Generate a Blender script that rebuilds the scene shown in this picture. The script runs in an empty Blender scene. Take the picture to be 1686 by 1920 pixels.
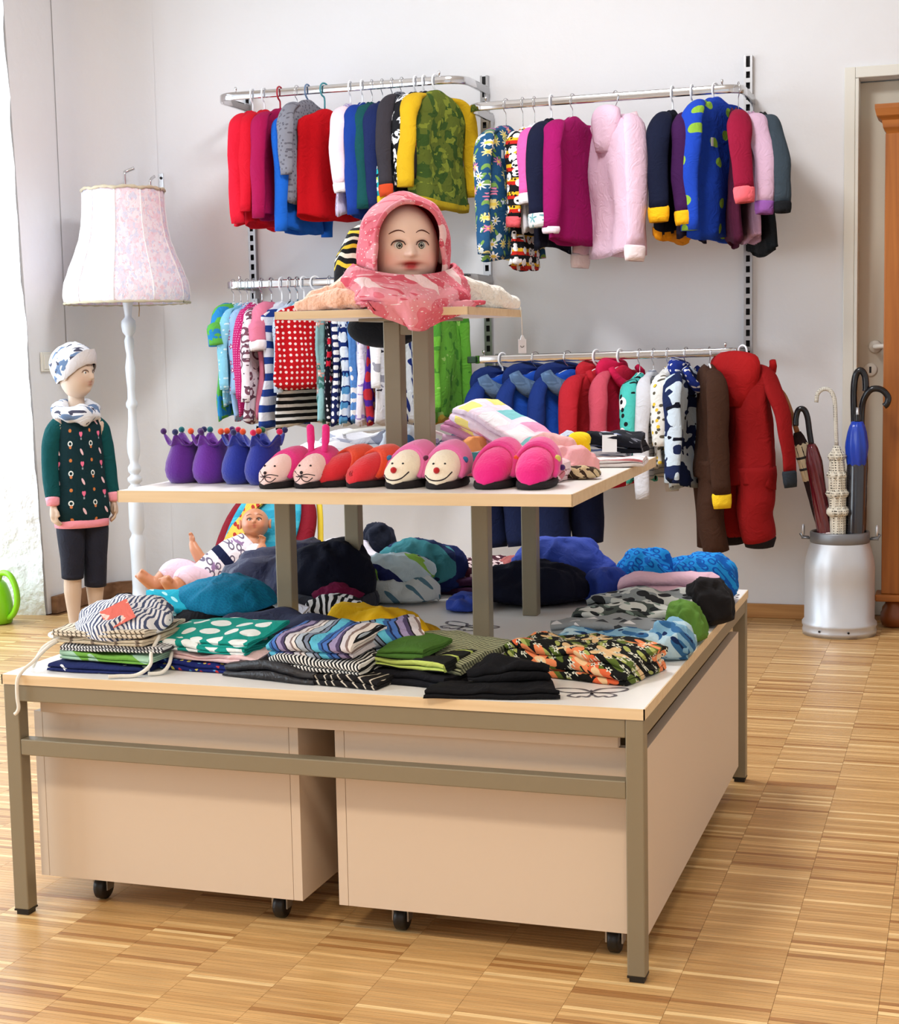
import bpy, bmesh, math, random
from math import sin, cos, pi, radians, sqrt, exp
from mathutils import Vector, Matrix, noise

# ------------------------------------------------------------------ camera, light, exposure
scene = bpy.context.scene
C = scene.collection
YAW, PITCH, ROLL = 0.3217, 0.1051, -0.0199
CAM = Vector((0.4905, -2.4609, 1.0625))
_f = Vector((-sin(YAW)*cos(PITCH), cos(YAW)*cos(PITCH), -sin(PITCH)))
_r0 = Vector((cos(YAW), sin(YAW), 0)); _u0 = _r0.cross(_f)
_r = _r0*cos(ROLL) + _u0*sin(ROLL); _u = _u0*cos(ROLL) - _r0*sin(ROLL)
cam_d = bpy.data.cameras.new('camera'); cam = bpy.data.objects.new('camera', cam_d); C.objects.link(cam)
cam.matrix_world = Matrix(((_r.x, _u.x, -_f.x, CAM.x), (_r.y, _u.y, -_f.y, CAM.y), (_r.z, _u.z, -_f.z, CAM.z), (0, 0, 0, 1)))
cam_d.sensor_fit = 'HORIZONTAL'; cam_d.sensor_width = 36.0; cam_d.lens = 2909.36/1686*36
cam_d.clip_start = 0.05
scene.camera = cam
scene.view_settings.view_transform = 'Standard'
scene.view_settings.look = 'None'
scene.view_settings.gamma = 1
scene.view_settings.use_curve_mapping = False
scene.view_settings.exposure = 0.42

world = bpy.data.worlds.new('World'); scene.world = world; world.use_nodes = True
world.node_tree.nodes['Background'].inputs[0].default_value = (0.80, 0.90, 1.0, 1)
world.node_tree.nodes['Background'].inputs[1].default_value = 0.5

def area(name, loc, target, sx, sy, power, col, spread=None):
    d = bpy.data.lights.new(name, 'AREA'); d.shape = 'RECTANGLE'; d.size = sx; d.size_y = sy
    d.energy = power; d.color = col
    if spread: d.spread = radians(spread)
    o = bpy.data.objects.new(name, d); C.objects.link(o); o.location = loc
    o.rotation_euler = (Vector(target)-Vector(loc)).to_track_quat('-Z', 'Y').to_euler()
    return o
# daylight through the window niches on the left and the shop front behind the camera, two ceiling panels
area('daylight_left_far', (-3.72, 2.05, 1.3), (0, 2.05, 1.2), 1.5, 2.2, 50, (0.76, 0.89, 1.0))
area('daylight_left_near', (-3.72, -1.1, 1.4), (0, -1.0, 1.2), 1.7, 2.2, 66, (0.78, 0.90, 1.0))
area('daylight_shop_front', (0.2, -4.05, 1.5), (0.2, 0, 1.3), 3.4, 2.1, 6, (0.98, 0.97, 0.95))
area('ceiling_panel_light_1', (-1.0, -2.2, 2.93), (-1.0, -2.19, 0), 0.42, 0.42, 21, (1.0, 0.86, 0.68), 120)
area('ceiling_panel_light_2', (0.5, -2.2, 2.93), (0.5, -2.19, 0), 0.42, 0.42, 21, (1.0, 0.86, 0.68), 120)
area('ceiling_panel_light_3', (-0.9, 1.6, 2.93), (-0.9, 1.61, 0), 0.6, 0.6, 42, (0.97, 0.98, 1.0))

# ------------------------------------------------------------------ helpers
def lin(c):
    c = c/255.0
    return c/12.92 if c <= 0.04045 else ((c+0.055)/1.055)**2.4
def rgb(r, g, b): return (lin(r), lin(g), lin(b), 1.0)

def mk(name, vs, fs, mat=None, parent=None, smooth=True, loc=None):
    me = bpy.data.meshes.new(name); me.from_pydata([tuple(v) for v in vs], [], fs)
    if smooth: me.polygons.foreach_set('use_smooth', [True]*len(me.polygons))
    me.update()
    o = bpy.data.objects.new(name, me); C.objects.link(o)
    if mat: me.materials.append(mat)
    if parent: o.parent = parent
    if loc: o.location = loc
    return o
def tag(o, label=None, cat=None, group=None, kind=None):
    if label: o['label'] = label
    if cat: o['category'] = cat
    if group: o['group'] = group
    if kind: o['kind'] = kind
    return o
def empty(name, loc=(0, 0, 0), rz=0, label=None, cat=None, group=None, rot=None):
    o = bpy.data.objects.new(name, None); C.objects.link(o); o.location = loc
    o.rotation_euler = rot if rot else (0, 0, rz); o.empty_display_size = 0.05
    return tag(o, label, cat, group)
def struct(o): o['kind'] = 'structure'; return o
def join(*parts):
    vs, fs = [], []
    for v, f in parts:
        n = len(vs); vs += list(v); fs += [tuple(i+n for i in q) for q in f]
    return vs, fs
def box(x0, x1, y0, y1, z0, z1, b=0.0):
    if b <= 0:
        v = [(x, y, z) for z in (z0, z1) for y in (y0, y1) for x in (x0, x1)]
        return v, [(0, 2, 3, 1), (4, 5, 7, 6), (0, 1, 5, 4), (2, 6, 7, 3), (0, 4, 6, 2), (1, 3, 7, 5)]
    bm = bmesh.new(); bmesh.ops.create_cube(bm, size=1)
    bmesh.ops.scale(bm, vec=(x1-x0, y1-y0, z1-z0), verts=bm.verts)
    bmesh.ops.translate(bm, vec=((x0+x1)/2, (y0+y1)/2, (z0+z1)/2), verts=bm.verts)
    bmesh.ops.bevel(bm, geom=bm.edges[:], offset=b, segments=2, affect='EDGES', profile=0.5)
    bm.verts.index_update()
    v = [tuple(p.co) for p in bm.verts]; f = [tuple(q.index for q in p.verts) for p in bm.faces]; bm.free()
    return v, f
def obox(name, x0, x1, y0, y1, z0, z1, mat, parent=None, b=0.0):
    v, f = box(x0, x1, y0, y1, z0, z1, b); return mk(name, v, f, mat, parent, smooth=False)
def loft(rings, caps=(True, True), closed=True):
    n = len(rings[0]); vs = [p for r in rings for p in r]; fs = []
    for i in range(len(rings)-1):
        for j in range(n if closed else n-1):
            k = (j+1) % n
            fs.append((i*n+j, i*n+k, (i+1)*n+k, (i+1)*n+j))
    def cap(i, flip):
        c = Vector((0, 0, 0))
        for p in rings[i]: c += Vector(p)
        c /= n; vs.append(tuple(c)); m = len(vs)-1
        for j in range(n):
            k = (j+1) % n
            fs.append((i*n+k, i*n+j, m) if not flip else (i*n+j, i*n+k, m))
    if caps[0]: cap(0, False)
    if caps[1]: cap(len(rings)-1, True)
    return vs, fs
def ring(c, rx, ry, n=16, z=0, p=2.0, a0=0.0):
    out = []
    for j in range(n):
        a = a0+2*pi*j/n; ca, sa = cos(a), sin(a)
        out.append((c[0]+rx*math.copysign(abs(ca)**(2/p), ca), c[1]+ry*math.copysign(abs(sa)**(2/p), sa), c[2]))
    return out
def lathe(prof, n=32, c=(0, 0, 0), caps=(True, True)):
    return loft([ring((c[0], c[1], c[2]+z), r, r, n) for r, z in prof], caps)
def tube(path, rad, n=8, sq=1.0, caps=(True, True), up=None):
    """round tube along a path; rad a number or list; sq flattens the second axis"""
    P = [Vector(p) for p in path]; m = len(P); rings = []
    T = [(P[min(i+1, m-1)]-P[max(i-1, 0)]).normalized() for i in range(m)]
    a = Vector(up) if up else (Vector((0, 0, 1)) if abs(T[0].z) < 0.9 else Vector((1, 0, 0)))
    for i in range(m):
        a = (a-T[i]*a.dot(T[i])).normalized(); b = T[i].cross(a)
        r = rad[i] if isinstance(rad, (list, tuple)) else rad
        if isinstance(r, (list, tuple)): ra, rb = r
        else: ra, rb = r, r*sq
        rings.append([tuple(P[i]+a*(ra*cos(2*pi*j/n))+b*(rb*sin(2*pi*j/n))) for j in range(n)])
    return loft(rings, caps)
def sweep(path, prof, up=(0, 0, 1), caps=(True, True)):
    P = [Vector(p) for p in path]; m = len(P); rings = []; U = Vector(up)
    for i in range(m):
        t = (P[min(i+1, m-1)]-P[max(i-1, 0)]).normalized(); s = t.cross(U).normalized(); u = s.cross(t)
        rings.append([tuple(P[i]+s*x+u*y) for x, y in prof])
    return loft(rings, caps)
def sphere(c, rx, ry=None, rz=None, nu=16, nv=10):
    ry = ry or rx; rz = rz or rx; rings = []
    for i in range(1, nv):
        a = pi*i/nv; rings.append([(c[0]+rx*sin(a)*cos(2*pi*j/nu), c[1]+ry*sin(a)*sin(2*pi*j/nu), c[2]-rz*cos(a)) for j in range(nu)])
    vs, fs = loft(rings, (False, False)); vs.append((c[0], c[1], c[2]-rz)); vs.append((c[0], c[1], c[2]+rz)); m = len(vs)
    for j in range(nu):
        k = (j+1) % nu; fs.append((k, j, m-2)); b = (nv-2)*nu; fs.append((b+j, b+k, m-1))
    return vs, fs
def xf(vf, M):
    return [tuple(M @ Vector(v)) for v in vf[0]], vf[1]
def smoothpath(pts, k=6):
    """Catmull-Rom through points"""
    P = [Vector(p) for p in pts]; P = [P[0]*2-P[1]]+P+[P[-1]*2-P[-2]]; out = []
    for i in range(1, len(P)-2):
        for s in range(k):
            t = s/k; a, b, c, d = P[i-1], P[i], P[i+1], P[i+2]
            out.append(0.5*((2*b)+(c-a)*t+(2*a-5*b+4*c-d)*t*t+(3*b-a-3*c+d)*t*t*t))
    out.append(P[-2]); return out
def lerp_list(xs, n):
    out = []
    for i in range(n):
        t = i/(n-1)*(len(xs)-1); k = min(int(t), len(xs)-2); f = t-k
        a, b = xs[k], xs[k+1]
        out.append(tuple(p+(q-p)*f for p, q in zip(a, b)) if isinstance(a, tuple) else a+(b-a)*f)
    return out

# ------------------------------------------------------------------ materials
class NT:
    """small node-graph builder"""
    def __init__(s, name, rough=0.8, bump=None, metallic=0.0, sheen=0.0, spec=None, coat=0.0):
        s.m = bpy.data.materials.new(name); s.m.use_nodes = True; s.t = s.m.node_tree
        s.b = s.t.nodes['Principled BSDF']; s.b.inputs['Roughness'].default_value = rough; s.b.inputs['Metallic'].default_value = metallic
        if sheen: s.b.inputs['Sheen Weight'].default_value = sheen; s.b.inputs['Sheen Roughness'].default_value = 0.5
        if spec is not None: s.b.inputs['Specular IOR Level'].default_value = spec
        if coat: s.b.inputs['Coat Weight'].default_value = coat; s.b.inputs['Coat Roughness'].default_value = 0.15
        s.tc = s.n('ShaderNodeTexCoord'); s.obj = s.tc.outputs['Object']
        if bump: s.bump(*bump)
    def n(s, k, **kw):
        x = s.t.nodes.new(k)
        for a, v in kw.items(): setattr(x, a, v)
        return x
    def put(s, sock, v):
        if isinstance(v, bpy.types.NodeSocket): s.t.links.new(v, sock)
        elif v is not None: sock.default_value = v
    def math(s, op, a, b=None, c=None):
        x = s.n('ShaderNodeMath', operation=op); s.put(x.inputs[0], a)
        if b is not None: s.put(x.inputs[1], b)
        if c is not None: s.put(x.inputs[2], c)
        return x.outputs[0]
    def vmath(s, op, a, b=None):
        x = s.n('ShaderNodeVectorMath', operation=op); s.put(x.inputs[0], a)
        if b is not None: s.put(x.inputs[1], b)
        return x.outputs[0]
    def sep(s, v):
        x = s.n('ShaderNodeSeparateXYZ'); s.put(x.inputs[0], v); return x.outputs
    def comb(s, x=0.0, y=0.0, z=0.0):
        c = s.n('ShaderNodeCombineXYZ'); s.put(c.inputs[0], x); s.put(c.inputs[1], y); s.put(c.inputs[2], z); return c.outputs[0]
    def mix(s, f, a, b):
        x = s.n('ShaderNodeMix', data_type='RGBA'); s.put(x.inputs[0], f); s.put(x.inputs[6], a); s.put(x.inputs[7], b); return x.outputs[2]
    def noise(s, v, sc, det=2.0, dist=0.0, color=False):
        x = s.n('ShaderNodeTexNoise'); s.put(x.inputs['Vector'], v); x.inputs['Scale'].default_value = sc; x.inputs['Detail'].default_value = det
        x.inputs['Distortion'].default_value = dist
        return x.outputs['Color' if color else 'Fac']
    def ramp(s, f, stops, const=False):
        x = s.n('ShaderNodeValToRGB'); s.put(x.inputs[0], f); r = x.color_ramp
        if const: r.interpolation = 'CONSTANT'
        while len(r.elements) > 1: r.elements.remove(r.elements[-1])
        r.elements[0].position = stops[0][0]; r.elements[0].color = stops[0][1]
        for p, c in stops[1:]:
            e = r.elements.new(p); e.color = c
        return x.outputs[0]
    def bump(s, sc, strength, dist=0.002, det=2.0):
        x = s.n('ShaderNodeBump'); x.inputs['Strength'].default_value = strength; x.inputs['Distance'].default_value = dist
        s.put(x.inputs['Height'], s.noise(s.obj, sc, det)); out = x.outputs[0]
        if sc == 420:      # woven cloth: add soft wrinkles on top of the weave
            y = s.n('ShaderNodeBump'); y.inputs['Strength'].default_value = .55; y.inputs['Distance'].default_value = .014
            w = s.noise(s.obj, 17.0, 3.0, 1.4); s.put(y.inputs['Height'], s.math('ABSOLUTE', s.math('SUBTRACT', w, .5)))
            s.t.links.new(out, y.inputs['Normal']); out = y.outputs[0]
        s.t.links.new(out, s.b.inputs['Normal'])
    def col(s, c): s.put(s.b.inputs['Base Color'], c); return s.m
def plain(name, c, rough=0.8, bump=None, vary=0.06, vscale=6.0, **kw):
    g = NT(name, rough, bump, **kw)
    if vary:
        f = g.noise(g.obj, vscale, 3.0)
        k = g.math('MULTIPLY_ADD', f, 2*vary, 1-vary)
        return g.col(g.vmath('SCALE', c) if False else g.mix(1.0, c, c) if False else _tint(g, c, k))
    return g.col(c)
def _tint(g, c, k):
    x = g.n('ShaderNodeVectorMath', operation='SCALE'); x.inputs[0].default_value = c[:3]; g.put(x.inputs['Scale'], k); return x.outputs[0]

M = {}
M['wall'] = plain('wall_paint', rgb(238, 238, 240), 0.9, (9, 0.25, 0.02, 4.0), 0.015, 1.3)
M['plaster'] = plain('rough_plaster', rgb(240, 240, 240), 0.95, (14, 0.9, 0.03, 5.0), 0.03, 5)
M['ceil'] = plain('ceiling_paint', rgb(240, 240, 238), 0.95)
M['white_lam'] = plain('white_laminate', rgb(240, 238, 235), 0.35, None, 0.01)
M['box_lam'] = plain('cream_laminate', rgb(218, 198, 176), 0.5, None, 0.015, 2)
M['metal'] = plain('taupe_powder_coat', rgb(140, 130, 108), 0.42, (160, 0.08, 0.001), 0.03, 8, metallic=0.25)
M['chrome'] = plain('chrome', rgb(214, 214, 216), 0.13, None, 0.0, metallic=1.0)
M['steel'] = plain('galvanised_steel', rgb(176, 176, 178), 0.32, None, 0.05, 20, metallic=0.9)
M['black'] = plain('black_plastic', rgb(18, 18, 20), 0.4, None, 0)
M['dark'] = plain('dark_slot', rgb(30, 30, 32), 0.7, None, 0)
M['wpaint'] = plain('white_gloss_paint', rgb(236, 234, 224), 0.35, None, 0.01)
g = NT('window_glass', .02)
_mx = g.n('ShaderNodeMixShader'); _mx.inputs[0].default_value = .06
g.t.links.new(g.n('ShaderNodeBsdfTransparent').outputs[0], _mx.inputs[1])
_gl = g.n('ShaderNodeBsdfGlossy'); _gl.inputs['Roughness'].default_value = .02; g.t.links.new(_gl.outputs[0], _mx.inputs[2])
g.t.links.new(_mx.outputs[0], g.t.nodes['Material Output'].inputs['Surface']); M['glass'] = g.m
def wood(name, c1, c2, axis, rough=0.4, sc=1.0):
    g = NT(name, rough); x, y, z = g.sep(g.obj)
    k = [60*sc]*3; k[axis] = 3.0*sc
    v = g.comb(g.math('MULTIPLY', x, k[0]), g.math('MULTIPLY', y, k[1]), g.math('MULTIPLY', z, k[2]))
    f = g.noise(v, 1.0, 4.0, 0.6)
    return g.col(g.ramp(f, [(0.3, c1), (0.7, c2)]))
M['beech'] = wood('beech_edge_band', rgb(222, 194, 152), rgb(234, 210, 172), 0, 0.45)
M['pine_z'] = wood('stained_pine_upright', rgb(150, 84, 28), rgb(190, 116, 48), 2, 0.4, 0.5)
M['pine_x'] = wood('stained_pine_cross', rgb(150, 84, 28), rgb(190, 116, 48), 0, 0.4, 0.5)
M['oak_x'] = wood('oak_skirting', rgb(178, 122, 66), rgb(208, 154, 92), 0, 0.45, 0.6)
M['bare'] = wood('old_brown_skirting', rgb(120, 84, 56), rgb(160, 118, 84), 0, 0.8, 0.4)

# parquet: per-strip tone from a colour attribute, grain from noise along the strip
g = NT('parquet_lamella', 0.34)
at = g.n('ShaderNodeAttribute', attribute_name='tone')
x, y, z = g.sep(g.n('ShaderNodeNewGeometry').outputs['Position'])
gr = g.noise(g.comb(g.math('MULTIPLY', x, 9.0), g.math('MULTIPLY', y, 320.0), 0.0), 1.0, 4.0, 0.4)
gk = g.math('MULTIPLY_ADD', gr, 1.1, 0.46)
sc_ = g.n('ShaderNodeVectorMath', operation='SCALE'); g.put(sc_.inputs[0], at.outputs['Color']); g.put(sc_.inputs['Scale'], gk)
rr = g.math('MULTIPLY_ADD', gr, 0.2, 0.26); g.put(g.b.inputs['Roughness'], rr)
M['parquet'] = g.col(sc_.outputs[0])

# ------------------------------------------------------------------ room
WY = 3.563          # back wall
LX = -3.10          # left wall
struct(obox('floor', -4.2, 3.0, -4.3, 5.2, -0.1, -0.004, plain('floor_joint_dark', rgb(140, 98, 58), 0.7, None, 0)))
floor = bpy.data.objects['floor']
PW, PP = 0.1625, 0.0128
rng = random.Random(5)
TONES = []
for i in range(14):
    t = rng.random(); a, b = Vector(rgb(186, 142, 88)[:3]), Vector(rgb(204, 162, 106)[:3]); TONES.append(tuple(a.lerp(b, t))+(1,))
TONES += [rgb(232, 198, 142), rgb(164, 116, 66), rgb(220, 180, 122)]
def strip_geo(x0, y0):
    x1, y1, z = x0+PW-0.0001, y0+PP-0.0002, 0.0
    b = 0.0003
    v = [(x0, y0, z-0.003), (x1, y0, z-0.003), (x1, y1, z-0.003), (x0, y1, z-0.003), (x0+b, y0+b, z), (x1-b, y0+b, z), (x1-b, y1-b, z), (x0+b, y1-b, z)]
    return v, [(4, 5, 6, 7), (0, 1, 5, 4), (1, 2, 6, 5), (2, 3, 7, 6), (3, 0, 4, 7)]
def set_tone(me, tones_per_face):
    ca = me.color_attributes.new('tone', 'FLOAT_COLOR', 'CORNER'); buf = []
    for p, t in zip(me.polygons, tones_per_face): buf += list(t)*p.loop_total
    ca.data.foreach_set('color', buf)
cells = []
k0 = int((-3.6-0.048)//PW)
for k in range(k0, int((2.6-0.048)//PW)+1):
    x0 = 0.048+k*PW; off = rng.random()*PP
    for j in range(int(-3.2/PP), int(4.0/PP)):
        y0 = j*PP+off
        if y0 > WY+0.25 or (y0 > WY-0.02 and x0 < -0.1): continue
        if x0 < LX-0.02 and not (0.9 < y0 < 3.0): continue
        cells.append((x0, y0))
def in_view(x, y):
    d = Vector((x+PW/2, y+PP/2, 0))-CAM; w = d.dot(_f)
    if w < 0.2: return False
    u, v = 843+2909*d.dot(_r)/w, 960-2909*d.dot(_u)/w
    if not (20 < u < 1660 and 1180 < v < 1915): return False
    return not (-1.2 < x < -0.05 and 0.02 < y < 1.2)
near = sorted([c for c in cells if in_view(*c)], key=lambda c: (Vector((c[0]+PW/2, c[1], 0))-CAM).length)[:300]
nearset = set(near)
var = []
for i, t in enumerate(TONES):
    v, f = strip_geo(0, 0); me = bpy.data.meshes.new('parquet_strip'); me.from_pydata(v, [], f); set_tone(me, [t]*5); me.materials.append(M['parquet']); var.append(me)
def pick():
    r = rng.random()
    return rng.randrange(14) if r < 0.78 else (14 if r < 0.84 else 15 if r < 0.91 else 16)
vs, fs, tn = [], [], []
for c in cells:
    if c in nearset:
        o = bpy.data.objects.new('parquet_strip', var[pick()]); C.objects.link(o); o.location = (c[0], c[1], 0); o.parent = floor
    else:
        v, f = strip_geo(*c); n = len(vs); vs += v; fs += [tuple(i+n for i in q) for q in f]; tn += [TONES[pick()]]*5
o = mk('parquet_strips', vs, fs, M['parquet'], floor, smooth=False); set_tone(o.data, tn); o['kind'] = 'stuff'

# back wall with the door opening, right part beyond the door
DX0, DX1, DZ = 0.092, 1.0, 2.02
vf = join(box(-3.4, DX0, WY, WY+0.25, 0, 3.0), box(DX1, 2.8, WY, WY+0.25, 0, 3.0), box(DX0, DX1, WY, WY+0.25, DZ, 3.0))
struct(mk('wall_back', *vf, M['wall'], smooth=False))
# softly rounded old corner between back and left wall
rs = []
for zz in [0, 0.4, 0.9, 1.4, 1.9, 2.4, 3.0]:
    r = []
    for i in range(9):
        a = pi/2*i/8; R_ = 0.16
        r.append((LX+R_-R_*cos(a)-0.0, WY-R_+R_*sin(a), zz))
    r = [(LX+.0012, WY-.3, zz), (LX+.0012, WY-.18, zz)]+[(x_+.0012, y_-.0012, z_) for x_, y_, z_ in r]+[(LX+.18, WY-.0012, zz), (LX+.3, WY-.0012, zz)]
    rs.append(r)
struct(mk('trim_1', *loft(rs, (False, False), closed=False), M['wall']))
# left wall with two deep window niches (far one in view), the far jamb leaning slightly as in old masonry
def jamb_prism(name, y_edge0, y_edge1, y_back, mat):
    # wall block from X=LX-0.65 to LX between y and y_back; its front face leans
    v = []
    for z, ye in ((0, y_edge0), (3.0, y_edge1)):
        v += [(LX-0.66, ye-0.10, z), (LX, ye, z), (LX, y_back, z), (LX-0.66, y_back, z)]
    return v, [(0, 1, 5, 4), (1, 2, 6, 5), (2, 3, 7, 6), (3, 0, 4, 7), (4, 5, 6, 7), (3, 2, 1, 0)]
# subdivided jamb face for uneven plaster
def jamb_face(x0, x1, yfun, z0, z1, nx, nz, seed):
    vs, fs = [], []
    for i in range(nz+1):
        for j in range(nx+1):
            x = x0+(x1-x0)*j/nx; z = z0+(z1-z0)*i/nz
            d = noise.noise(Vector((x*7, z*5, seed)))*0.012+noise.noise(Vector((x*22, z*18, seed)))*0.006
            vs.append((x+(0.012*noise.noise(Vector((z*4, seed, 0))) if j == nx else 0), yfun(x, z)+d, z))
    for i in range(nz):
        for j in range(nx):
            a = i*(nx+1)+j; fs.append((a, a+1, a+nx+2, a+nx+1))
    return vs, fs
yj = lambda z: 3.015-0.085*z/1.94
blk = join(([(LX-0.66, yj(0)+0.02, 0), (LX-0.003, yj(0)+0.02, 0), (LX-0.003, WY+0.2, 0), (LX-0.66, WY+0.2, 0), (LX-0.66, yj(3)+0.02, 3), (LX-0.003, yj(3)+0.02, 3), (LX-0.003, WY+0.2, 3), (LX-0.66, WY+0.2, 3)],
            [(0, 1, 5, 4), (1, 2, 6, 5), (2, 3, 7, 6), (3, 0, 4, 7), (4, 5, 6, 7), (3, 2, 1, 0)]),
           box(LX-0.66, LX, 0.2, 1.1, 0, 3), box(LX-0.66, LX, -4.2, -2.1, 0, 3), box(LX-0.66, LX, 1.1, 3.1, 2.55, 3), box(LX-0.66, LX, -2.1, 0.2, 2.6, 3), box(LX-0.66, LX, -2.1, 0.2, 0, 0.25))
wl = struct(mk('wall_left', *blk, M['wall'], smooth=False))
mk('window_reveal', *jamb_face(LX-0.64, LX+0.002, lambda x, z: yj(z)-0.10*(LX-x)/0.64, 0, 2.6, 24, 90, 3.1), M['plaster'], wl)
for i, (y0, y1, z0, z1) in enumerate(((1.1, 3.0, 0.0, 2.55), (-2.1, 0.2, 0.25, 2.6))):
    w = empty('window_%d' % (i+1), (LX-0.56, 0, 0)); struct(w)
    fm = M['wpaint']
    ym = (y0+y1)/2
    for q in ((y0, y0+0.06, z0, z1), (y1-0.06, y1, z0, z1), (ym-0.03, ym+0.03, z0, z1), (y0, y1, z0, z0+0.07), (y0, y1, z1-0.06, z1)):
        obox('window_frame', -0.03, 0.03, q[0], q[1], q[2], q[3], fm, w, 0.004)
    for q in ((y0+.06, ym-.03), (ym+.03, y1-.06)): obox('window_pane', -.003, .003, q[0], q[1], z0+.07, z1-.06, M['glass'], w)
# right wall, front wall with shop windows, ceiling
struct(mk('wall_right', *box(2.6, 2.8, -4.2, WY+0.2, 0, 3.0), M['wall'], smooth=False))
struct(mk('wall_front', *join(box(-3.8, 2.8, -4.2, -3.9, 0, 0.4), box(-3.8, 2.8, -4.2, -3.9, 2.6, 3.0), box(-3.8, -1.6, -4.2, -3.9, 0.4, 2.6), box(2.0, 2.8, -4.2, -3.9, 0.4, 2.6)), M['wall'], smooth=False))
w = empty('window_3', (0, -3.92, 0)); struct(w)
for q in ((-1.6, -1.54, .4, 2.6), (.17, .23, .4, 2.6), (1.94, 2.0, .4, 2.6), (-1.54, .17, .4, .46), (.23, 1.94, .4, .46), (-1.54, .17, 2.54, 2.6), (.23, 1.94, 2.54, 2.6)): obox('window_frame', q[0], q[1], -.03, .03, q[2], q[3], M['wpaint'], w, .004)
for q in ((-1.54, .17), (.23, 1.94)): obox('window_pane', q[0], q[1], -.003, .003, .46, 2.54, M['glass'], w)
struct(obox('ceiling', -3.8, 2.8, -4.2, WY+0.25, 3.0, 3.1, M['ceil']))
for i, (lx, ly) in enumerate(((-1.0, -2.2), (0.5, -2.2), (-0.9, 1.6))):
    t = empty('ceiling_panel', (lx, ly, 3.0), 0, 'square white ceiling light panel above ' + ('the left of the shop floor' if i == 0 else 'the right of the shop floor' if i == 1 else 'the display table'), 'ceiling light', 'ceiling light panels')
    mk('frame', *join(box(-.34, .34, -.34, -.31, -.05, 0), box(-.34, .34, .31, .34, -.05, 0), box(-.34, -.31, -.31, .31, -.05, 0), box(.31, .34, -.31, .31, -.05, 0)), M['wpaint'], t, False)
# skirting
struct(obox('baseboard_back', -0.9, DX0-0.09, WY-0.018, WY, 0, 0.055, M['oak_x'], None, 0.003))
struct(obox('baseboard_left', -2.95, -0.9, WY-0.016, WY, 0, 0.07, M['bare'], None, 0.003))
struct(mk('trim_2', *sweep([(LX+0.012, 3.06, 0.035), (LX+0.012, 3.36, 0.035), (LX+0.07, 3.50, 0.035), (-2.95, WY-0.012, 0.035)], [(-0.012, -0.035), (0.012, -0.035), (0.012, 0.035), (-0.012, 0.035)]), M['bare'], smooth=False))
# small nail holes in the wall
# door
door = empty('door_1', (0, WY, 0)); struct(door)
FR = 0.04
mk('door_frame', *join(box(DX0-FR, DX0-.0005, -0.012, -.0005, 0, DZ+FR, 0.003), box(DX0, DX0+.012, -0.012, 0.10, 0, DZ-.001, 0.002), box(DX0, DX1, -0.012, -.0005, DZ, DZ+FR, 0.003), box(DX1+.0005, DX1+FR, -0.012, -.0005, 0, DZ+FR, 0.003)), M['wpaint'], door, False)
obox('door_leaf', DX0+0.004, DX1-0.004, 0.085, 0.125, 0.008, DZ-0.004, plain('door_paint', rgb(214, 206, 188), 0.45, None, 0.01), door, 0.004)
obox('threshold', DX0, DX1, -0.02, 0.2, -0.002, 0.006, M['oak_x'], door)
hz = 1.037
h = empty('door_handle', (0.135+0.03, 0, hz)); h.parent = door
mk('rose', *xf(lathe([(0.0, 0), (0.024, 0), (0.025, 0.004), (0.02, 0.010), (0.0, 0.012)], 24, caps=(False, False)), Matrix.Translation((0, 0.085, 0)) @ Matrix.Rotation(pi/2, 4, 'X')), M['wpaint'], h)
mk('lever', *tube(smoothpath([(0, 0.08, 0), (0, 0.05, 0), (0.004, 0.035, 0), (0.02, 0.03, 0.001), (0.06, 0.03, 0.001), (0.13, 0.033, 0)], 5), 0.0095, 12), M['wpaint'], h)
k = mk('keyhole_plate', *xf(lathe([(0.0, 0), (0.025, 0), (0.026, 0.004), (0.022, 0.007), (0.0, 0.0075)], 28, caps=(False, False)), Matrix.Translation((0.148, 0.0855, 0.945+0.005)) @ Matrix.Rotation(pi/2, 4, 'X')), M['wpaint'], door)
mk('keyhole', *box(0.144, 0.152, 0.0765, 0.0785, 0.938, 0.962, 0.0009), M['dark'], k, False)
# light switch on the left wall
s = empty('light_switch', (LX, 3.10, 1.04), 0, 'white flush light switch on the wall behind the child mannequin', 'switch')
obox('plate', 0.0, 0.009, -0.04, 0.04, -0.04, 0.04, M['wpaint'], s, 0.003)
obox('rocker', 0.009, 0.013, -0.028, 0.028, -0.03, 0.03, M['wpaint'], s, 0.002)

# ------------------------------------------------------------------ low display table with rolling boxes
H = 0.4687; TW, TD = 1.2267, 1.2812
tbl = empty('display_table', (0, 0, 0), 0, 'large square low display table with white top, beech edge and taupe steel legs', 'table')
obox('tabletop', -TW+0.002, -0.002, 0.002, TD-0.002, H-0.0185, H, M['white_lam'], tbl)
mk('edge_band', *join(box(-TW, 0, 0, 0.0022, H-0.0188, H-0.0004), box(-TW, 0, TD-0.0022, TD, H-0.0188, H-0.0004), box(-TW, -TW+.0022, 0, TD, H-0.0188, H-0.0004), box(-.0022, 0, 0, TD, H-0.0188, H-0.0004)), M['beech'], tbl, False)
LG = 0.031
for (x0, y0) in ((-LG-0.002, 0.002), (-TW+0.002, 0.002), (-LG-0.002, TD-LG-0.002), (-TW+0.002, TD-LG-0.002)):
    l = obox('leg', x0, x0+LG, y0, y0+LG, 0.011, H-0.019, M['metal'], tbl, 0.0022)
    mk('foot_cap', *join(box(x0-.0002, x0+LG+.0002, y0-.0002, y0+LG+.0002, 0.008, 0.0115), box(x0+.003, x0+LG-.003, y0+.003, y0+LG-.003, 0.0, 0.008)), M['black'], l, False)
za, zb = H-0.019-0.032, H-0.019
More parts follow.
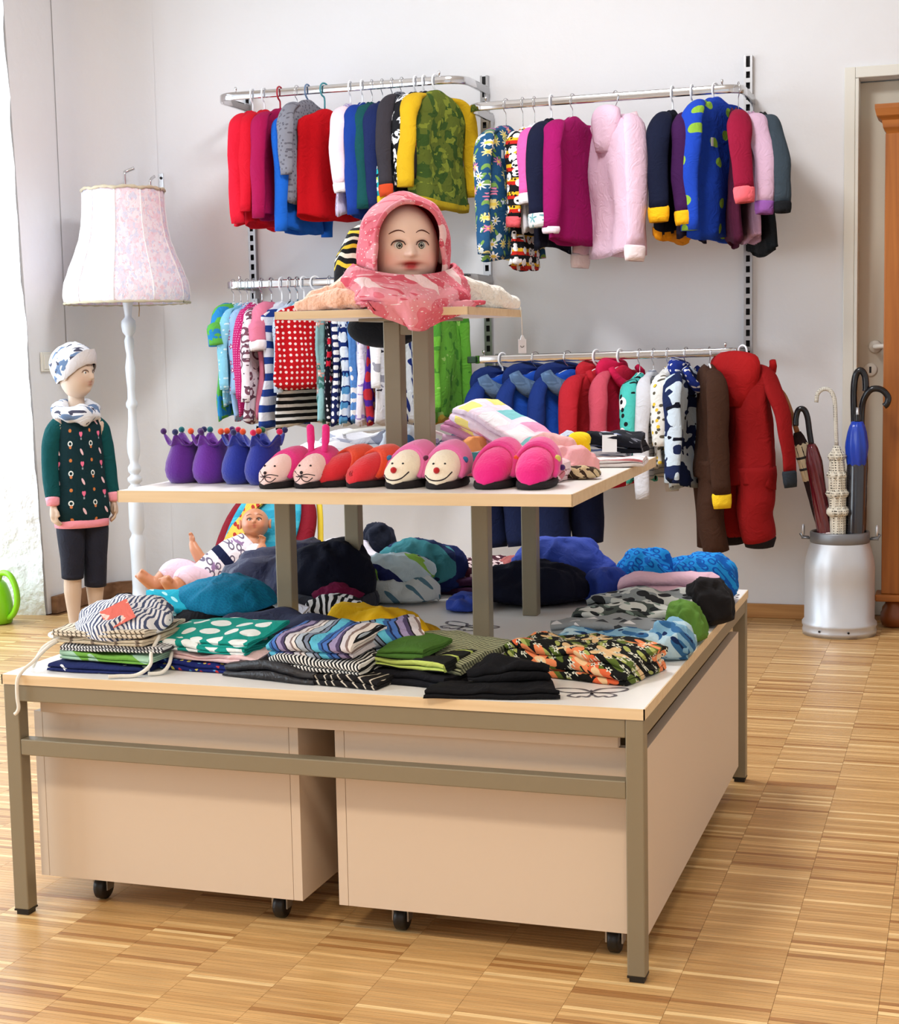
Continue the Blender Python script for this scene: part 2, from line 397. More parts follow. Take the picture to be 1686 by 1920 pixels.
obox('apron', -TW+LG+.002, -LG-.002, .003, .003+.028, za, zb, M['metal'], tbl, 0.0022)
obox('apron', -TW+LG+.002, -LG-.002, TD-.031, TD-.003, za, zb, M['metal'], tbl, 0.0022)
obox('apron', -.031, -.003, LG+.002, TD-LG-.002, za, zb, M['metal'], tbl, 0.0022)
obox('apron', -TW+.003, -TW+.031, LG+.002, TD-LG-.002, za, zb, M['metal'], tbl, 0.0022)
obox('lower_rail', -TW+LG+.002, -LG-.002, .003, .003+.028, 0.314, 0.345, M['metal'], tbl, 0.0022)
obox('inner_rail', -TW+.05, -.055, .048, .066, 0.388, zb, M['box_lam'], tbl, 0.001)
def rolling_box(x0, x1, y0, y1, label, strip_right):
    t = empty('rolling_box', ((x0+x1)/2, (y0+y1)/2, 0), 0, label, 'storage box', 'rolling storage boxes under the display table')
    a, b, c, d = x0-(x0+x1)/2, x1-(x0+x1)/2, y0-(y0+y1)/2, y1-(y0+y1)/2; z0, z1 = 0.058, 0.384; T = 0.018
    obox('front_panel', a+T+.0007, b-T-.0007, c, c+T, z0, z1, M['box_lam'], t, 0.0006)
    obox('back_panel', a+T+.0007, b-T-.0007, d-T, d, z0, z1, M['box_lam'], t, 0.0006)
    obox('side_panel', a, a+T, c, d, z0, z1, M['box_lam'], t, 0.0006)
    obox('side_panel', b-T, b, c, d, z0, z1, M['box_lam'], t, 0.0006)
    obox('bottom_panel', a+T, b-T, c+T, d-T, z0+.01, z0+.026, M['box_lam'], t)
    for px in (a+.10, b-.07):
        for py in (c+.06, d-.07):
            cw = empty('caster', (px, py, 0)); cw.parent = t
            mk('wheel', *xf(lathe([(0.006, -.011), (.021, -.011), (.0245, -.008), (.0245, .008), (.021, .011), (.006, .011)], 20, (0, 0, 0)), Matrix.Translation((0, 0, .0245)) @ Matrix.Rotation(pi/2, 4, 'Y')), M['black'], cw)
            mk('fork', *join(box(-.016, -.013, -.012, .012, .02, .05), box(.013, .016, -.012, .012, .02, .05), box(-.022, .022, -.022, .022, .05, .058)), M['steel'], cw, False)
rolling_box(-1.205, -0.651, 0.068, 1.15, 'cream rolling storage box under the left half of the display table', True)
rolling_box(-0.579, -0.010, 0.068, 1.18, 'cream rolling storage box under the right half of the display table', False)

# ------------------------------------------------------------------ riser table and top shelf
RZ = 0.803
rt = empty('riser_table', (-0.622, 0.628, H), radians(1.6), 'square beech-edged riser table with four taupe legs standing on the display table', 'table')
hz_ = RZ-H
obox('tabletop', -.445, .445, -.455, .455, hz_-.022, hz_, M['white_lam'], rt)
mk('edge_band', *join(box(-.447, .447, -.457, -.4548, hz_-.0225, hz_-.0004), box(-.447, .447, .4548, .457, hz_-.0225, hz_-.0004), box(-.447, -.4448, -.457, .457, hz_-.0225, hz_-.0004), box(.4448, .447, -.457, .457, hz_-.0225, hz_-.0004)), M['beech'], rt, False)
LX2, LY2, LW2 = .208, .200, .034
for sx in (-1, 1):
    for sy in (-1, 1):
        x0 = sx*LX2-LW2/2; y0 = sy*LY2-LW2/2
        obox('leg', x0, x0+LW2, y0, y0+LW2, 0, hz_-.0225, M['metal'], rt, 0.0022)
for s in (-1, 1):
    obox('apron', -LX2+LW2/2, LX2-LW2/2, s*LY2-.014, s*LY2+.014, hz_-.0225-.026, hz_-.0225, M['metal'], rt, 0.002)
    obox('apron', s*LX2-.014, s*LX2+.014, -LY2+LW2/2, LY2-LW2/2, hz_-.0225-.026, hz_-.0225, M['metal'], rt, 0.002)
TZ = 1.141
ts = empty('top_shelf', (-0.607, 0.555, RZ), radians(0.5), 'small beech-edged top shelf on two short taupe posts above the riser table', 'shelf')
obox('shelf_board', -.198, .198, -.192, .192, TZ-.015-RZ, TZ-RZ, M['white_lam'], ts)
mk('edge_band', *join(box(-.2, .2, -.194, -.1918, TZ-.0155-RZ, TZ-.0004-RZ), box(-.2, .2, .1918, .194, TZ-.0155-RZ, TZ-.0004-RZ), box(-.2, -.1978, -.194, .194, TZ-.0155-RZ, TZ-.0004-RZ), box(.1978, .2, -.194, .194, TZ-.0155-RZ, TZ-.0004-RZ)), M['beech'], ts, False)
zt = TZ-.0155-RZ
obox('mounting_plate', -.075, .095, -.06, .11, zt-.006, zt, M['metal'], ts, 0.001)
obox('post', -.037, -.001, -.02, .016, 0.004, zt-.006, M['metal'], ts, 0.002)
obox('post', .025, .061, -.02, .016, 0.004, zt-.006, M['metal'], ts, 0.002)
obox('crossbar', -.001, .025, -.018, .014, zt-.034, zt-.006, M['metal'], ts, 0.001)
obox('base_plate', -.06, .085, -.07, .07, 0, .004, M['metal'], ts, 0.001)

# butterfly prints on the display table top
M['print'] = plain('grey_print', rgb(96, 92, 100), 0.6, None, 0)
def butterfly(loc, rz, s, label):
    """outline of two wing pairs as a thin print"""
    o = empty('butterfly_print', loc, rz, label, 'decal', 'butterfly prints on the display table')
    def band(pts, w):
        P = smoothpath(pts, 6); vs, fs = [], []
        for i, p in enumerate(P):
            t = (P[min(i+1, len(P)-1)]-P[max(i-1, 0)]).normalized(); n = Vector((-t.y, t.x, 0))
            ww = w*(0.5+0.9*abs(sin(i*0.37)))
            for q in (p+n*ww, p-n*ww): vs.append((q.x*s, q.y*s, 0.0002))
        for i in range(len(P)-1): fs.append((2*i, 2*i+1, 2*i+3, 2*i+2))
        return vs, fs
    for sg in (-1, 1):
        up = [(0, .05, 0), (sg*.25, .42, 0), (sg*.75, .55, 0), (sg*.98, .42, 0), (sg*.8, .12, 0), (sg*.45, -.02, 0), (sg*.05, 0, 0)]
        lo = [(0, -.02, 0), (sg*.4, -.08, 0), (sg*.62, -.35, 0), (sg*.42, -.55, 0), (sg*.3, -.42, 0), (sg*.12, -.5, 0), (0, -.1, 0)]
        mk('upper_wing', *band(up, .035), M['print'], o, False); mk('lower_wing', *band(lo, .035), M['print'], o, False)
    mk('butterfly_body', *band([(0, .3, 0), (0, .1, 0), (0, -.1, 0), (0, -.35, 0)], .03), M['print'], o, False)
butterfly((-0.112, 0.10, H+.0006), radians(15), 0.065, 'grey butterfly print near the front right corner of the table top')
butterfly((-0.52, 0.66, H+.0006), radians(-20), 0.07, 'grey butterfly print in the shade between the riser table legs')
butterfly((-0.045, 1.16, H+.0006), radians(30), 0.05, 'grey butterfly print at the back right corner of the table top')

# ------------------------------------------------------------------ wall uprights and rails
UX = (-2.36, -1.331, -0.298)
for i, ux in enumerate(UX):
    t = empty('wall_upright', (ux, WY, 0), 0, ['slotted steel wall upright nearest the floor lamp', 'slotted steel wall upright between the two clothes bays', 'slotted steel wall upright nearest the door'][i], 'wall upright', 'slotted uprights of the wall rack')
    z0, z1 = 0.35, 2.13
    parts = [box(-.016, -.0145, -.022, 0, z0, z1), box(.0145, .016, -.022, 0, z0, z1), box(-.016, -.0075, -.0235, -.022, z0, z1), box(.0075, .016, -.0235, -.022, z0, z1)]
    z = z0
    while z < z1-.02:
        parts.append(box(-.0075, .0075, -.0235, -.022, z, min(z+.016, z1))); z += .04
    mk('channel', *join(*parts), M['steel'], t, False)
    obox('channel_back', -.0145, .0145, -.003, -.001, z0, z1, M['dark'], t)
RY = 3.222
def rounded_u(x0, x1, y, yw, r, ang=8):
    pts = [(x0, yw, 0), (x0, y+r, 0)]
    for i in range(1, ang): a = pi/2*i/ang; pts.append((x0+r-r*cos(a), y+r-r*sin(a), 0))
    pts += [(x0+r, y, 0)]
    for i in range(1, 13): pts.append((x0+r+(x1-x0-2*r)*i/13, y, 0))
    pts += [(x1-r, y, 0)]
    for i in range(1, ang): a = pi/2*i/ang; pts.append((x1-r+r*sin(a), y+r-r*cos(a), 0))
    pts += [(x1, y+r, 0), (x1, yw, 0)]
    return pts
def rail(x0, x1, z, r, label, tilt=0.0, cap=False):
    t = empty('clothes_rail', ((x0+x1)/2, RY, z), 0, label, 'clothes rail', 'chrome rails of the wall rack')
    t.rotation_euler = (0, -tilt, 0); hx = (x1-x0)/2
    pr = [(-.007, -.011), (-.005, -.015), (.005, -.015), (.007, -.011), (.007, .011), (.005, .015), (-.005, .015), (-.007, .011)]
    mk('bar', *sweep(rounded_u(-hx, hx, 0, WY-RY-.02, r), pr), M['chrome'], t)
    for s in (-1, 1):
        mk('stop_pin', *lathe([(.003, 0), (.003, .009), (.0055, .012), (.0055, .018), (.003, .021)], 10, (s*(hx-r-.01), 0, .014)), M['chrome'], t)
        obox('bracket', s*hx-.004, s*hx+.004, WY-RY-.06, WY-RY-.021, -.045, .02, M['steel'], t, .001)
    if cap: obox('end_cap', -hx-.03, -hx+.004, -.008, .008, -.013, .013, plain('green_plastic_cap', rgb(24, 62, 34), .4, None, 0), t, .003)
    return t
rail(-2.352, -1.315, 2.068, .085, 'chrome clothes rail at the top left with red, blue and olive shirts')
rail(-1.298, -0.278, 1.961, .06, 'chrome clothes rail at the top right with the jackets')
rail(-2.338, -1.315, 1.331, .06, 'chrome clothes rail at the lower left with patterned dresses')
rail(-1.288, -0.302, 1.023, .025, 'chrome clothes rail at the lower right with hooded overalls', 0.012, True)

# ------------------------------------------------------------------ cloth materials
CLOTH_BUMP = (420, 0.35, 0.0012)
_plain_cache = {}
def cl(r, g, b, rough=0.9):
    k = (r, g, b, rough)
    if k not in _plain_cache:
        _plain_cache[k] = plain('cloth_%d_%d_%d' % (r, g, b), rgb(r, g, b), rough, CLOTH_BUMP, 0.07, 9.0, spec=0.2)
    return _plain_cache[k]
def pat(name, bg, layers, plane='xz', rough=0.88, warp=0.0, sc=1.0, offs=(.37, .61)):
    """printed cloth: bg colour and layers of cell motifs on a 2D unrolling of the object's own coordinates"""
    g = NT(name, rough, CLOTH_BUMP, spec=0.2); x, y, z = g.sep(g.obj)
    if plane == 'xz': u, v = g.math('ADD', x, y), z
    elif plane == 'xy': u, v = g.math('ADD', x, g.math('MULTIPLY', z, 0.7)), g.math('ADD', y, g.math('MULTIPLY', z, 0.7))
    elif plane == 'x': u, v = x, z
    elif plane == 'cyl': u, v = g.math('MULTIPLY', g.math('ARCTAN2', x, g.math('MULTIPLY', y, -1.0)), .1), z
    base = g.comb(u, v, 0.0)
    if warp:
        nz = g.noise(g.obj, 14.0, 1.0, color=True)
        base = g.vmath('ADD', base, g.vmath('MULTIPLY', g.vmath('SUBTRACT', nz, (0.5, 0.5, 0.5)), (warp, warp, 0)))
        uv = g.sep(base); u, v = uv[0], uv[1]
    c = bg
    for li, ly in enumerate(layers):
        k = ly[0]
        if k == 'stripe':      # ('stripe', period, [(pos,col)..], 'u'|'v')
            f = g.math('FRACT', g.math('ADD', g.math('MULTIPLY', u if ly[3] == 'u' else v, 1/ly[1]), 100.0))
            c = g.ramp(f, ly[2], True); continue
        if k == 'blob':        # ('blob', scale, threshold, col)
            f = g.noise(g.vmath('ADD', base, (li*3.7, li*1.3, 0)), ly[1], 2.0, 0.3)
            c = g.mix(g.math('GREATER_THAN', f, ly[2]), c, ly[3]); continue
        s, r, colr, rnd = ly[1], ly[2], ly[3], ly[4]
        P = g.vmath('ADD', g.vmath('MULTIPLY', base, (s, s, 0)), (li*offs[0]+0.2, li*offs[1]+0.1, 0))
        vo = g.n('ShaderNodeTexVoronoi', voronoi_dimensions='2D', feature='F1'); g.put(vo.inputs['Vector'], P); vo.inputs['Scale'].default_value = 1.0
        vo.inputs['Randomness'].default_value = rnd
        d = g.sep(g.vmath('SUBTRACT', P, vo.outputs['Position'])); dist = vo.outputs['Distance']
        if isinstance(colr, list):
            rr = g.sep(vo.outputs['Color'])[0]
            colr = g.ramp(rr, [(i/len(colr), q) for i, q in enumerate(colr)], True)
        if k == 'dot': m = g.math('LESS_THAN', dist, r)
        elif k == 'ring': m = g.math('LESS_THAN', g.math('ABSOLUTE', g.math('SUBTRACT', dist, r)), r*0.28)
        elif k == 'leaf':
            a = g.math('ADD', d[0], g.math('MULTIPLY', d[1], 0.6)); b = g.math('SUBTRACT', d[1], g.math('MULTIPLY', d[0], 0.6))
            m = g.math('LESS_THAN', g.math('ADD', g.math('MULTIPLY', g.math('MULTIPLY', a, a), 6.0), g.math('MULTIPLY', b, b)), r*r)
        elif k == 'flower':    # ly[5] petals, ly[6] centre colour
            an = g.math('ARCTAN2', d[1], d[0]); pe = g.math('MULTIPLY_ADD', g.math('COSINE', g.math('MULTIPLY', an, float(ly[5]))), 0.32*r, 0.68*r)
            m = g.math('LESS_THAN', dist, pe)
        elif k == 'heart':
            q = g.math('SUBTRACT', d[1], g.math('MULTIPLY', g.math('SQRT', g.math('MULTIPLY', g.math('ABSOLUTE', d[0]), r)), 0.75))
            m = g.math('LESS_THAN', g.math('SQRT', g.math('ADD', g.math('MULTIPLY', d[0], d[0]), g.math('MULTIPLY', q, q))), r)
        elif k == 'square': m = g.math('LESS_THAN', g.math('MAXIMUM', g.math('ABSOLUTE', d[0]), g.math('ABSOLUTE', d[1])), r)
        elif k == 'tri':
            m = g.math('LESS_THAN', g.math('MAXIMUM', g.math('SUBTRACT', g.math('MULTIPLY', g.math('ABSOLUTE', d[0]), 1.7), g.math('SUBTRACT', r, d[1])), g.math('SUBTRACT', g.math('MULTIPLY', d[1], -1.0), r)), 0.0)
        elif k == 'star':
            an = g.math('ARCTAN2', d[0], d[1]); pe = g.math('MULTIPLY_ADD', g.math('COSINE', g.math('MULTIPLY', an, 5.0)), 0.38*r, 0.62*r)
            m = g.math('LESS_THAN', dist, pe)
        c = g.mix(m, c, colr)
        if k == 'flower': c = g.mix(g.math('LESS_THAN', dist, r*0.3), c, ly[6])
    return g.col(c)
WHT = rgb(238, 238, 240); BLK = rgb(22, 22, 26); NVY = rgb(22, 30, 66)
def stripes(name, period, cols, axis='v', plane='xz', warp=0.0):
    n = len(cols); tot = sum(w for w, c in cols); p = 0; st = []
    for w, c in cols: st.append((p/tot, c)); p += w
    return pat(name, cols[0][1], [('stripe', period, st, axis)], plane, warp=warp)

# ------------------------------------------------------------------ hangers and garments
HM = {'white': plain('white_hanger_plastic', rgb(236, 238, 242), 0.35, None, 0), 'wire': M['chrome'], 'red': plain('red_hanger_plastic', rgb(168, 24, 44), 0.35, None, 0),
      'blue': plain('grey_blue_hanger_plastic', rgb(104, 128, 160), 0.35, None, 0), 'teal': plain('teal_hanger_plastic', rgb(62, 140, 150), 0.4, None, 0), 'black': plain('black_hanger_plastic', rgb(24, 24, 28), 0.4, None, 0)}
def hanger(x, railz, rz, col, hk, W, label, group, side=0.0):
    t = empty('clothes_hanger', (x, RY, railz+.021), rz, label, 'hanger', group)
    rr = .0035 if col not in ('wire',) else .0016
    if col == 'black': rr = .003
    R_ = .0195
    pts = []
    for i in range(9):
        a = radians(-35)+radians(215)*i/8; pts.append((R_*cos(a)*1.0, 0, -R_+.002+R_*sin(a)))
    # hook faces across the rail: rotate so its plane is perpendicular to the rail in its own frame
    pts = [(p[0], 0, p[2]) for p in pts]
    pts += [(-R_, 0, -.03), (-R_*.6, 0, -.045), (0, 0, -.055), (0, 0, -hk)]
    mk('hook', *tube(smoothpath(pts, 3), rr, 8), HM['wire' if col in ('black',) else col], t)
    bm = HM['white' if col == 'wire' else col]
    bar = smoothpath([(-W*.86, 0, -hk-.052), (-W*.5, 0, -hk-.03), (-W*.15, 0, -hk-.008), (0, 0, -hk), (W*.15, 0, -hk-.008), (W*.5, 0, -hk-.03), (W*.86, 0, -hk-.052)], 4)
    mk('shoulder_bar', *tube(bar, .0055, 8, 0.7), bm, t)
    return t
def gar(name, x, rz, L, W, mats, railz, hk=.085, T=.022, SL=.32, spread=.03, fwd=-.015, label='', cat='shirt', group='', hang='white', hlabel='', flare=1.05, hood=False, legs=0.0, seed=0, sr=.047, neck=.42, zip_=None, short=False, dy=0.0, shift=0.0):
    """a garment on its hanger: shoulder line along local x, origin at the rail"""
    rzr = radians(rz)
    if hang: hanger(x, railz, rzr, hang, hk, W, hlabel, group+' hangers' if group else None)
    t = empty(name, (x+shift, RY+dy, railz+.021), rzr, label, cat, group)
    R = random.Random(seed*7+3); ph = R.random()*6.28
    n = 36; rings = []
    lv = [(0, neck*.9, .35), (.012, neck, .5), (.04, .72, .72), (.085, .93, .85), (.16, .98, .95), (.3, .95, 1), (.45, .95, 1.05), (.6, .97, 1.05), (.75, (1+flare)/2, 1.08), (.9, flare, 1.12), (1, flare*1.01, 1.12)]
    def lev(q):
        for k in range(len(lv)-1):
            if q <= lv[k+1][0]:
                f = (q-lv[k][0])/(lv[k+1][0]-lv[k][0]); return lv[k][1]+(lv[k+1][1]-lv[k][1])*f, lv[k][2]+(lv[k+1][2]-lv[k][2])*f
        return lv[-1][1], lv[-1][2]
    qs = [0, .012, .025, .04, .06, .085, .12, .16, .2]+[.2+.8*i/18 for i in range(1, 19)]
    for i, q in enumerate(qs):
        w, th = lev(q)
        z = -hk+.004-L*q
        rg = []
        for j in range(n):
            a = 2*pi*j/n; ca, sa = cos(a), sin(a)
            fold = 1+(.16*sin(3*a+ph+q*2)+.10*sin(5*a+ph*2-q*3)+.1*sin(9*a+ph*1.7))*min(1, q*1.6)
            zz = z-(.018*abs(ca)**1.5*(1-q) if q < .3 else 0)-(.012*sin(2*a+ph) if q == 1 else 0)
            nz = noise.noise(Vector((ca*3.2+seed*1.7, sa*2.0, z*5.5)))*.011+noise.noise(Vector((ca*9+seed, sa*5, z*13)))*.005
            nz *= min(1, q*5)
            rg.append((W*w*math.copysign(abs(ca)**.85, ca)*(1+.02*sin(5*a+ph))+nz*.7*ca, nz*math.copysign(1, sa)*min(1, abs(sa)*3)+T*th*math.copysign(abs(sa)**.9, sa)*fold+.006*sin(q*7+ph), zz))
        rings.append(rg)
    last = rings[-1]
    if not legs:
        rings.append([(p[0]*.97, p[1]*.8, p[2]+.004) for p in last]); rings.append([(p[0]*.9, p[1]*.6, p[2]+.05) for p in last])
    mk('body', *loft(rings), mats['body'], t)
    zb = -hk+.004-L
    if 'hem' in mats: mk('hem', *loft([[(p[0]*1.015, p[1]*1.06, p[2]+.028) for p in last], [(p[0]*1.02, p[1]*1.1, p[2]+.014) for p in last], [(p[0]*1.0, p[1]*1.04, p[2]-.004) for p in last], [(p[0]*.93, p[1]*.7, p[2]+.004) for p in last]], (False, True)), mats['hem'], t)
    zs = -hk-.045
    if SL:
        for s in (-1, 1):
            ss = SL*(1+.06*(R.random()-.5)); sp = spread*(1+.5*(R.random()-.5))
            pts = smoothpath([(s*W*.40, 0, zs+.024), (s*W*.78, fwd*.1, zs+.004), (s*(W+.004), fwd*.4, zs-.05), (s*(W+sp*.75), fwd*.8+.008*sin(ph), zs-ss*.5), (s*(W+sp), fwd, zs-ss)], 6)
            m = len(pts); r0 = sr*.88; rad = []
            for i in range(m):
                q = i/(m-1); r = r0*(.22+.82*sin(min(q*1.8, 1)*pi/2)-.40*q)*(1+.02*sin(q*15+ph+s)); rad.append((r*.58*(1+.12*sin(q*11+ph)), r))
            if short: rad = [(r0*.85, r0*1.05)]*m
            v, f = tube(pts, rad, 18, up=(1, 0, 0), caps=(True, True))
            v = [(a_+noise.noise(Vector((a_*16+seed, b_*16, c_*9)))*.006, b_+noise.noise(Vector((a_*16, b_*16+seed+5, c_*11)))*.007, c_) for a_, b_, c_ in v]
            sl = mk('sleeve', v, f, mats.get('sleeve', mats['body']), t)
            e = pts[-1]; d = (pts[-1]-pts[-2]).normalized(); re = rad[-1]
            if 'cuff' in mats:
                ch = mats.get('cuffh', .034)
                cv = tube([e-d*.004, e+d*.004, e+d*ch*.6, e+d*ch, e+d*ch*.7], [(re[0]*1.06, re[1]*1.06), (re[0]*1.14, re[1]*1.14), (re[0]*1.1, re[1]*1.1), (re[0]*.98, re[1]*.98), (re[0]*.6, re[1]*.6)], 14, up=(1, 0, 0))
                mk('cuff', *cv, mats['cuff'], sl)
    if hood:
        hr = hood if isinstance(hood, float) else .085; rg = []
        for i in range(9):
            q = i/8; a = pi*q
            w = hr*(.35+.62*sin(a*.85+.25)); rg.append([(w*1.05*cos(2*pi*j/16), (.020+hr*.50*q*(1.2-q))+(.030+.014*q)*sin(2*pi*j/16)*(1.0+.12*sin(3*2*pi*j/16+ph)), -hk+.022-hr*1.9*q*q*.9-(.0 if q else 0)+.012*sin(2*pi*j/16)) for j in range(16)])
        mk('hood', *loft(rg), mats.get('hood', mats['body']), t)
        # hood edge lying round the neck
        e = [(hr*1.02*cos(a), -.026-.03*sin(a) if sin(a) > 0 else -.01, -hk-.004-.075*max(0, sin(a))) for a in [pi*i/12 for i in range(13)]]
        mk('hood_edge', *tube(e, [(.010+.007*sin(pi*i/12))*(2.1 if hr >= .12 else 1.15) for i in range(13)], 10), mats.get('hoodlining', mats.get('hood', mats['body'])), t)
    if zip_: mk('zip', *tube([(0, -T*1.18, -hk-.06), (0, -T*1.3, -hk-L*.5), (0, -T*1.35, -hk-L+.01)], .004, 6), zip_, t)
    if legs:
        for s in (-1, 1):
            pts = [(s*W*.46, 0, zb+.07), (s*W*.5, 0, zb-.01), (s*W*.52, -.01*s, zb-legs*.5), (s*W*.54, -.012, zb-legs)]
            pts = smoothpath(pts, 5); m = len(pts)
            rad = [(W*.6*(1.0-.28*i/(m-1))*(1+.05*sin(i*1.1+ph+s)), T*1.35*(1-.12*i/(m-1))) for i in range(m)]
            lg = mk('leg', *tube(pts, rad, 16, up=(1, 0, 0)), mats.get('leg', mats['body']), t)
            if 'ankle' in mats:
                e = pts[-1]; re = rad[-1]
                mk('ankle_cuff', *tube([e+Vector((0, 0, .012)), e, e+Vector((0, 0, -.03)), e+Vector((0, 0, -.034))], [(re[0]*.95, re[1]*.95), (re[0]*1.0, re[1]), (re[0]*.85, re[1]*.85), (re[0]*.6, re[1]*.6)], 14, up=(1, 0, 0)), mats['ankle'], lg)
    return t
def price_tag(parent, x, y, z):
    mk('price_tag', *box(x-.007, x+.007, y-.0006, y+.0006, z-.03, z, .0003), HM['white'], parent, False)

# ---- upper left rail
GUL, ZUL = 'shirts on the upper left rail', 2.068
blob_olive = pat('olive_green_marble_print', rgb(96, 108, 40), [('blob', 18, .52, rgb(58, 84, 34)), ('blob', 26, .58, rgb(130, 140, 50))])
UL = [  # x, yaw, L, W, SL, mats, hanger, label, hanger label, extras
    (-2.185, 88, .45, .155, .40, dict(body=cl(214, 22, 48)), 'white', 'bright crimson long sleeve shirt, leftmost on the upper left rail', 'white hanger of the leftmost crimson shirt', {}),
    (-2.135, 84, .455, .155, .36, dict(body=cl(204, 16, 40)), 'white', 'crimson long sleeve shirt, second from the left on the upper left rail', 'white hanger of the second crimson shirt', {}),
    (-2.068, 82, .43, .165, .38, dict(body=cl(160, 14, 74)), 'red', 'raspberry purple long sleeve shirt on the red hanger', 'red plastic hanger on the upper left rail', {}),
    (-1.995, 84, .46, .155, .41, dict(body=cl(22, 92, 190)), 'wire', 'royal blue long sleeve shirt beside the raspberry shirt', 'wire hanger of the royal blue shirt', dict(hk=.105)),
    (-1.950, 82, .40, .17, .26, dict(body=pat('grey_leopard_print', rgb(128, 128, 138), [('dot', 60, .22, rgb(92, 90, 100), .9)])), 'blue', 'grey leopard print shirt behind the bright red top', 'grey blue plastic hanger on the upper left rail', dict(hk=.06)),
    (-1.880, 62, .42, .145, .0, dict(body=cl(190, 8, 22)), 'teal', 'bright red sleeveless tunic with side slit on the teal hanger', 'teal plastic hanger on the upper left rail', dict(hk=.10)),
    (-1.772, 90, .43, .14, .27, dict(body=pat('lilac_floral_print', rgb(206, 196, 220), [('flower', 22, .3, rgb(150, 120, 190), .7, 5, WHT)]), sleeve=cl(244, 216, 226), cuff=cl(240, 236, 240)), 'white', 'lilac floral shirt with pale pink sleeves on the upper left rail', 'white hanger of the lilac floral shirt', {}),
    (-1.722, 92, .44, .145, .40, dict(body=cl(20, 56, 140)), 'white', 'deep blue shirt right of the pale pink sleeve', 'white hanger of the deep blue shirt', {}),
    (-1.682, 92, .40, .14, .36, dict(body=cl(16, 74, 76)), 'wire', 'dark green shirt between the deep blue and navy shirts', 'wire hanger of the dark green shirt', {}),
    (-1.640, 92, .42, .15, .37, dict(body=cl(22, 34, 80)), 'wire', 'navy blue shirt next to the dark green shirt', 'wire hanger of the navy shirt', {}),
    (-1.600, 90, .42, .14, .33, dict(body=pat('turquoise_animal_print', rgb(34, 170, 180), [('blob', 34, .50, BLK), ('blob', 40, .60, rgb(196, 206, 70)), ('dot', 30, .2, rgb(210, 214, 214), .9)]), cuff=cl(222, 184, 30), cuffh=.04), 'wire', 'turquoise and black animal print shirt with yellow cuffs', 'wire hanger of the turquoise animal print shirt', {}),
    (-1.560, 84, .41, .155, .32, dict(body=pat('grey_camouflage_print', rgb(120, 122, 132), [('blob', 22, .5, rgb(46, 48, 56))]), sleeve=cl(52, 48, 54), cuff=cl(196, 70, 34), cuffh=.04), 'wire', 'grey camouflage sweater with charcoal sleeves and orange cuffs', 'wire hanger of the grey camouflage sweater', dict(hk=.055)),
    (-1.505, 86, .40, .15, .32, dict(body=pat('black_white_cartoon_print', BLK, [('blob', 26, .52, WHT), ('blob', 60, .56, BLK)])), 'white', 'black and white cartoon print sweater on the upper left rail', 'white hanger of the black and white cartoon sweater', dict(hk=.06)),
    (-1.470, 84, .40, .15, .30, dict(body=pat('black_orange_print', rgb(30, 26, 26), [('blob', 24, .57, rgb(206, 92, 32)), ('blob', 40, .62, WHT)])), 'white', 'black and orange print sweater left of the olive one', 'white hanger of the black and orange sweater', dict(hk=.06)),
    (-1.425, 68, .44, .165, .33, dict(body=blob_olive, sleeve=cl(204, 164, 26), hem=cl(190, 160, 34)), 'white', 'olive green marbled sweater with mustard yellow sleeves, rightmost on the upper left rail', 'white hanger of the olive and mustard sweater', dict(hk=.06, sr=.064, spread=.03)),
]
for i, (x, yaw, L, W, SL, mats, hc, lb, hl, ex) in enumerate(UL):
    gar('child_shirt', x, yaw, L, W, mats, ZUL, SL=SL, label=lb, cat='shirt', group=GUL, hang=hc, hlabel=hl, seed=i, **ex)

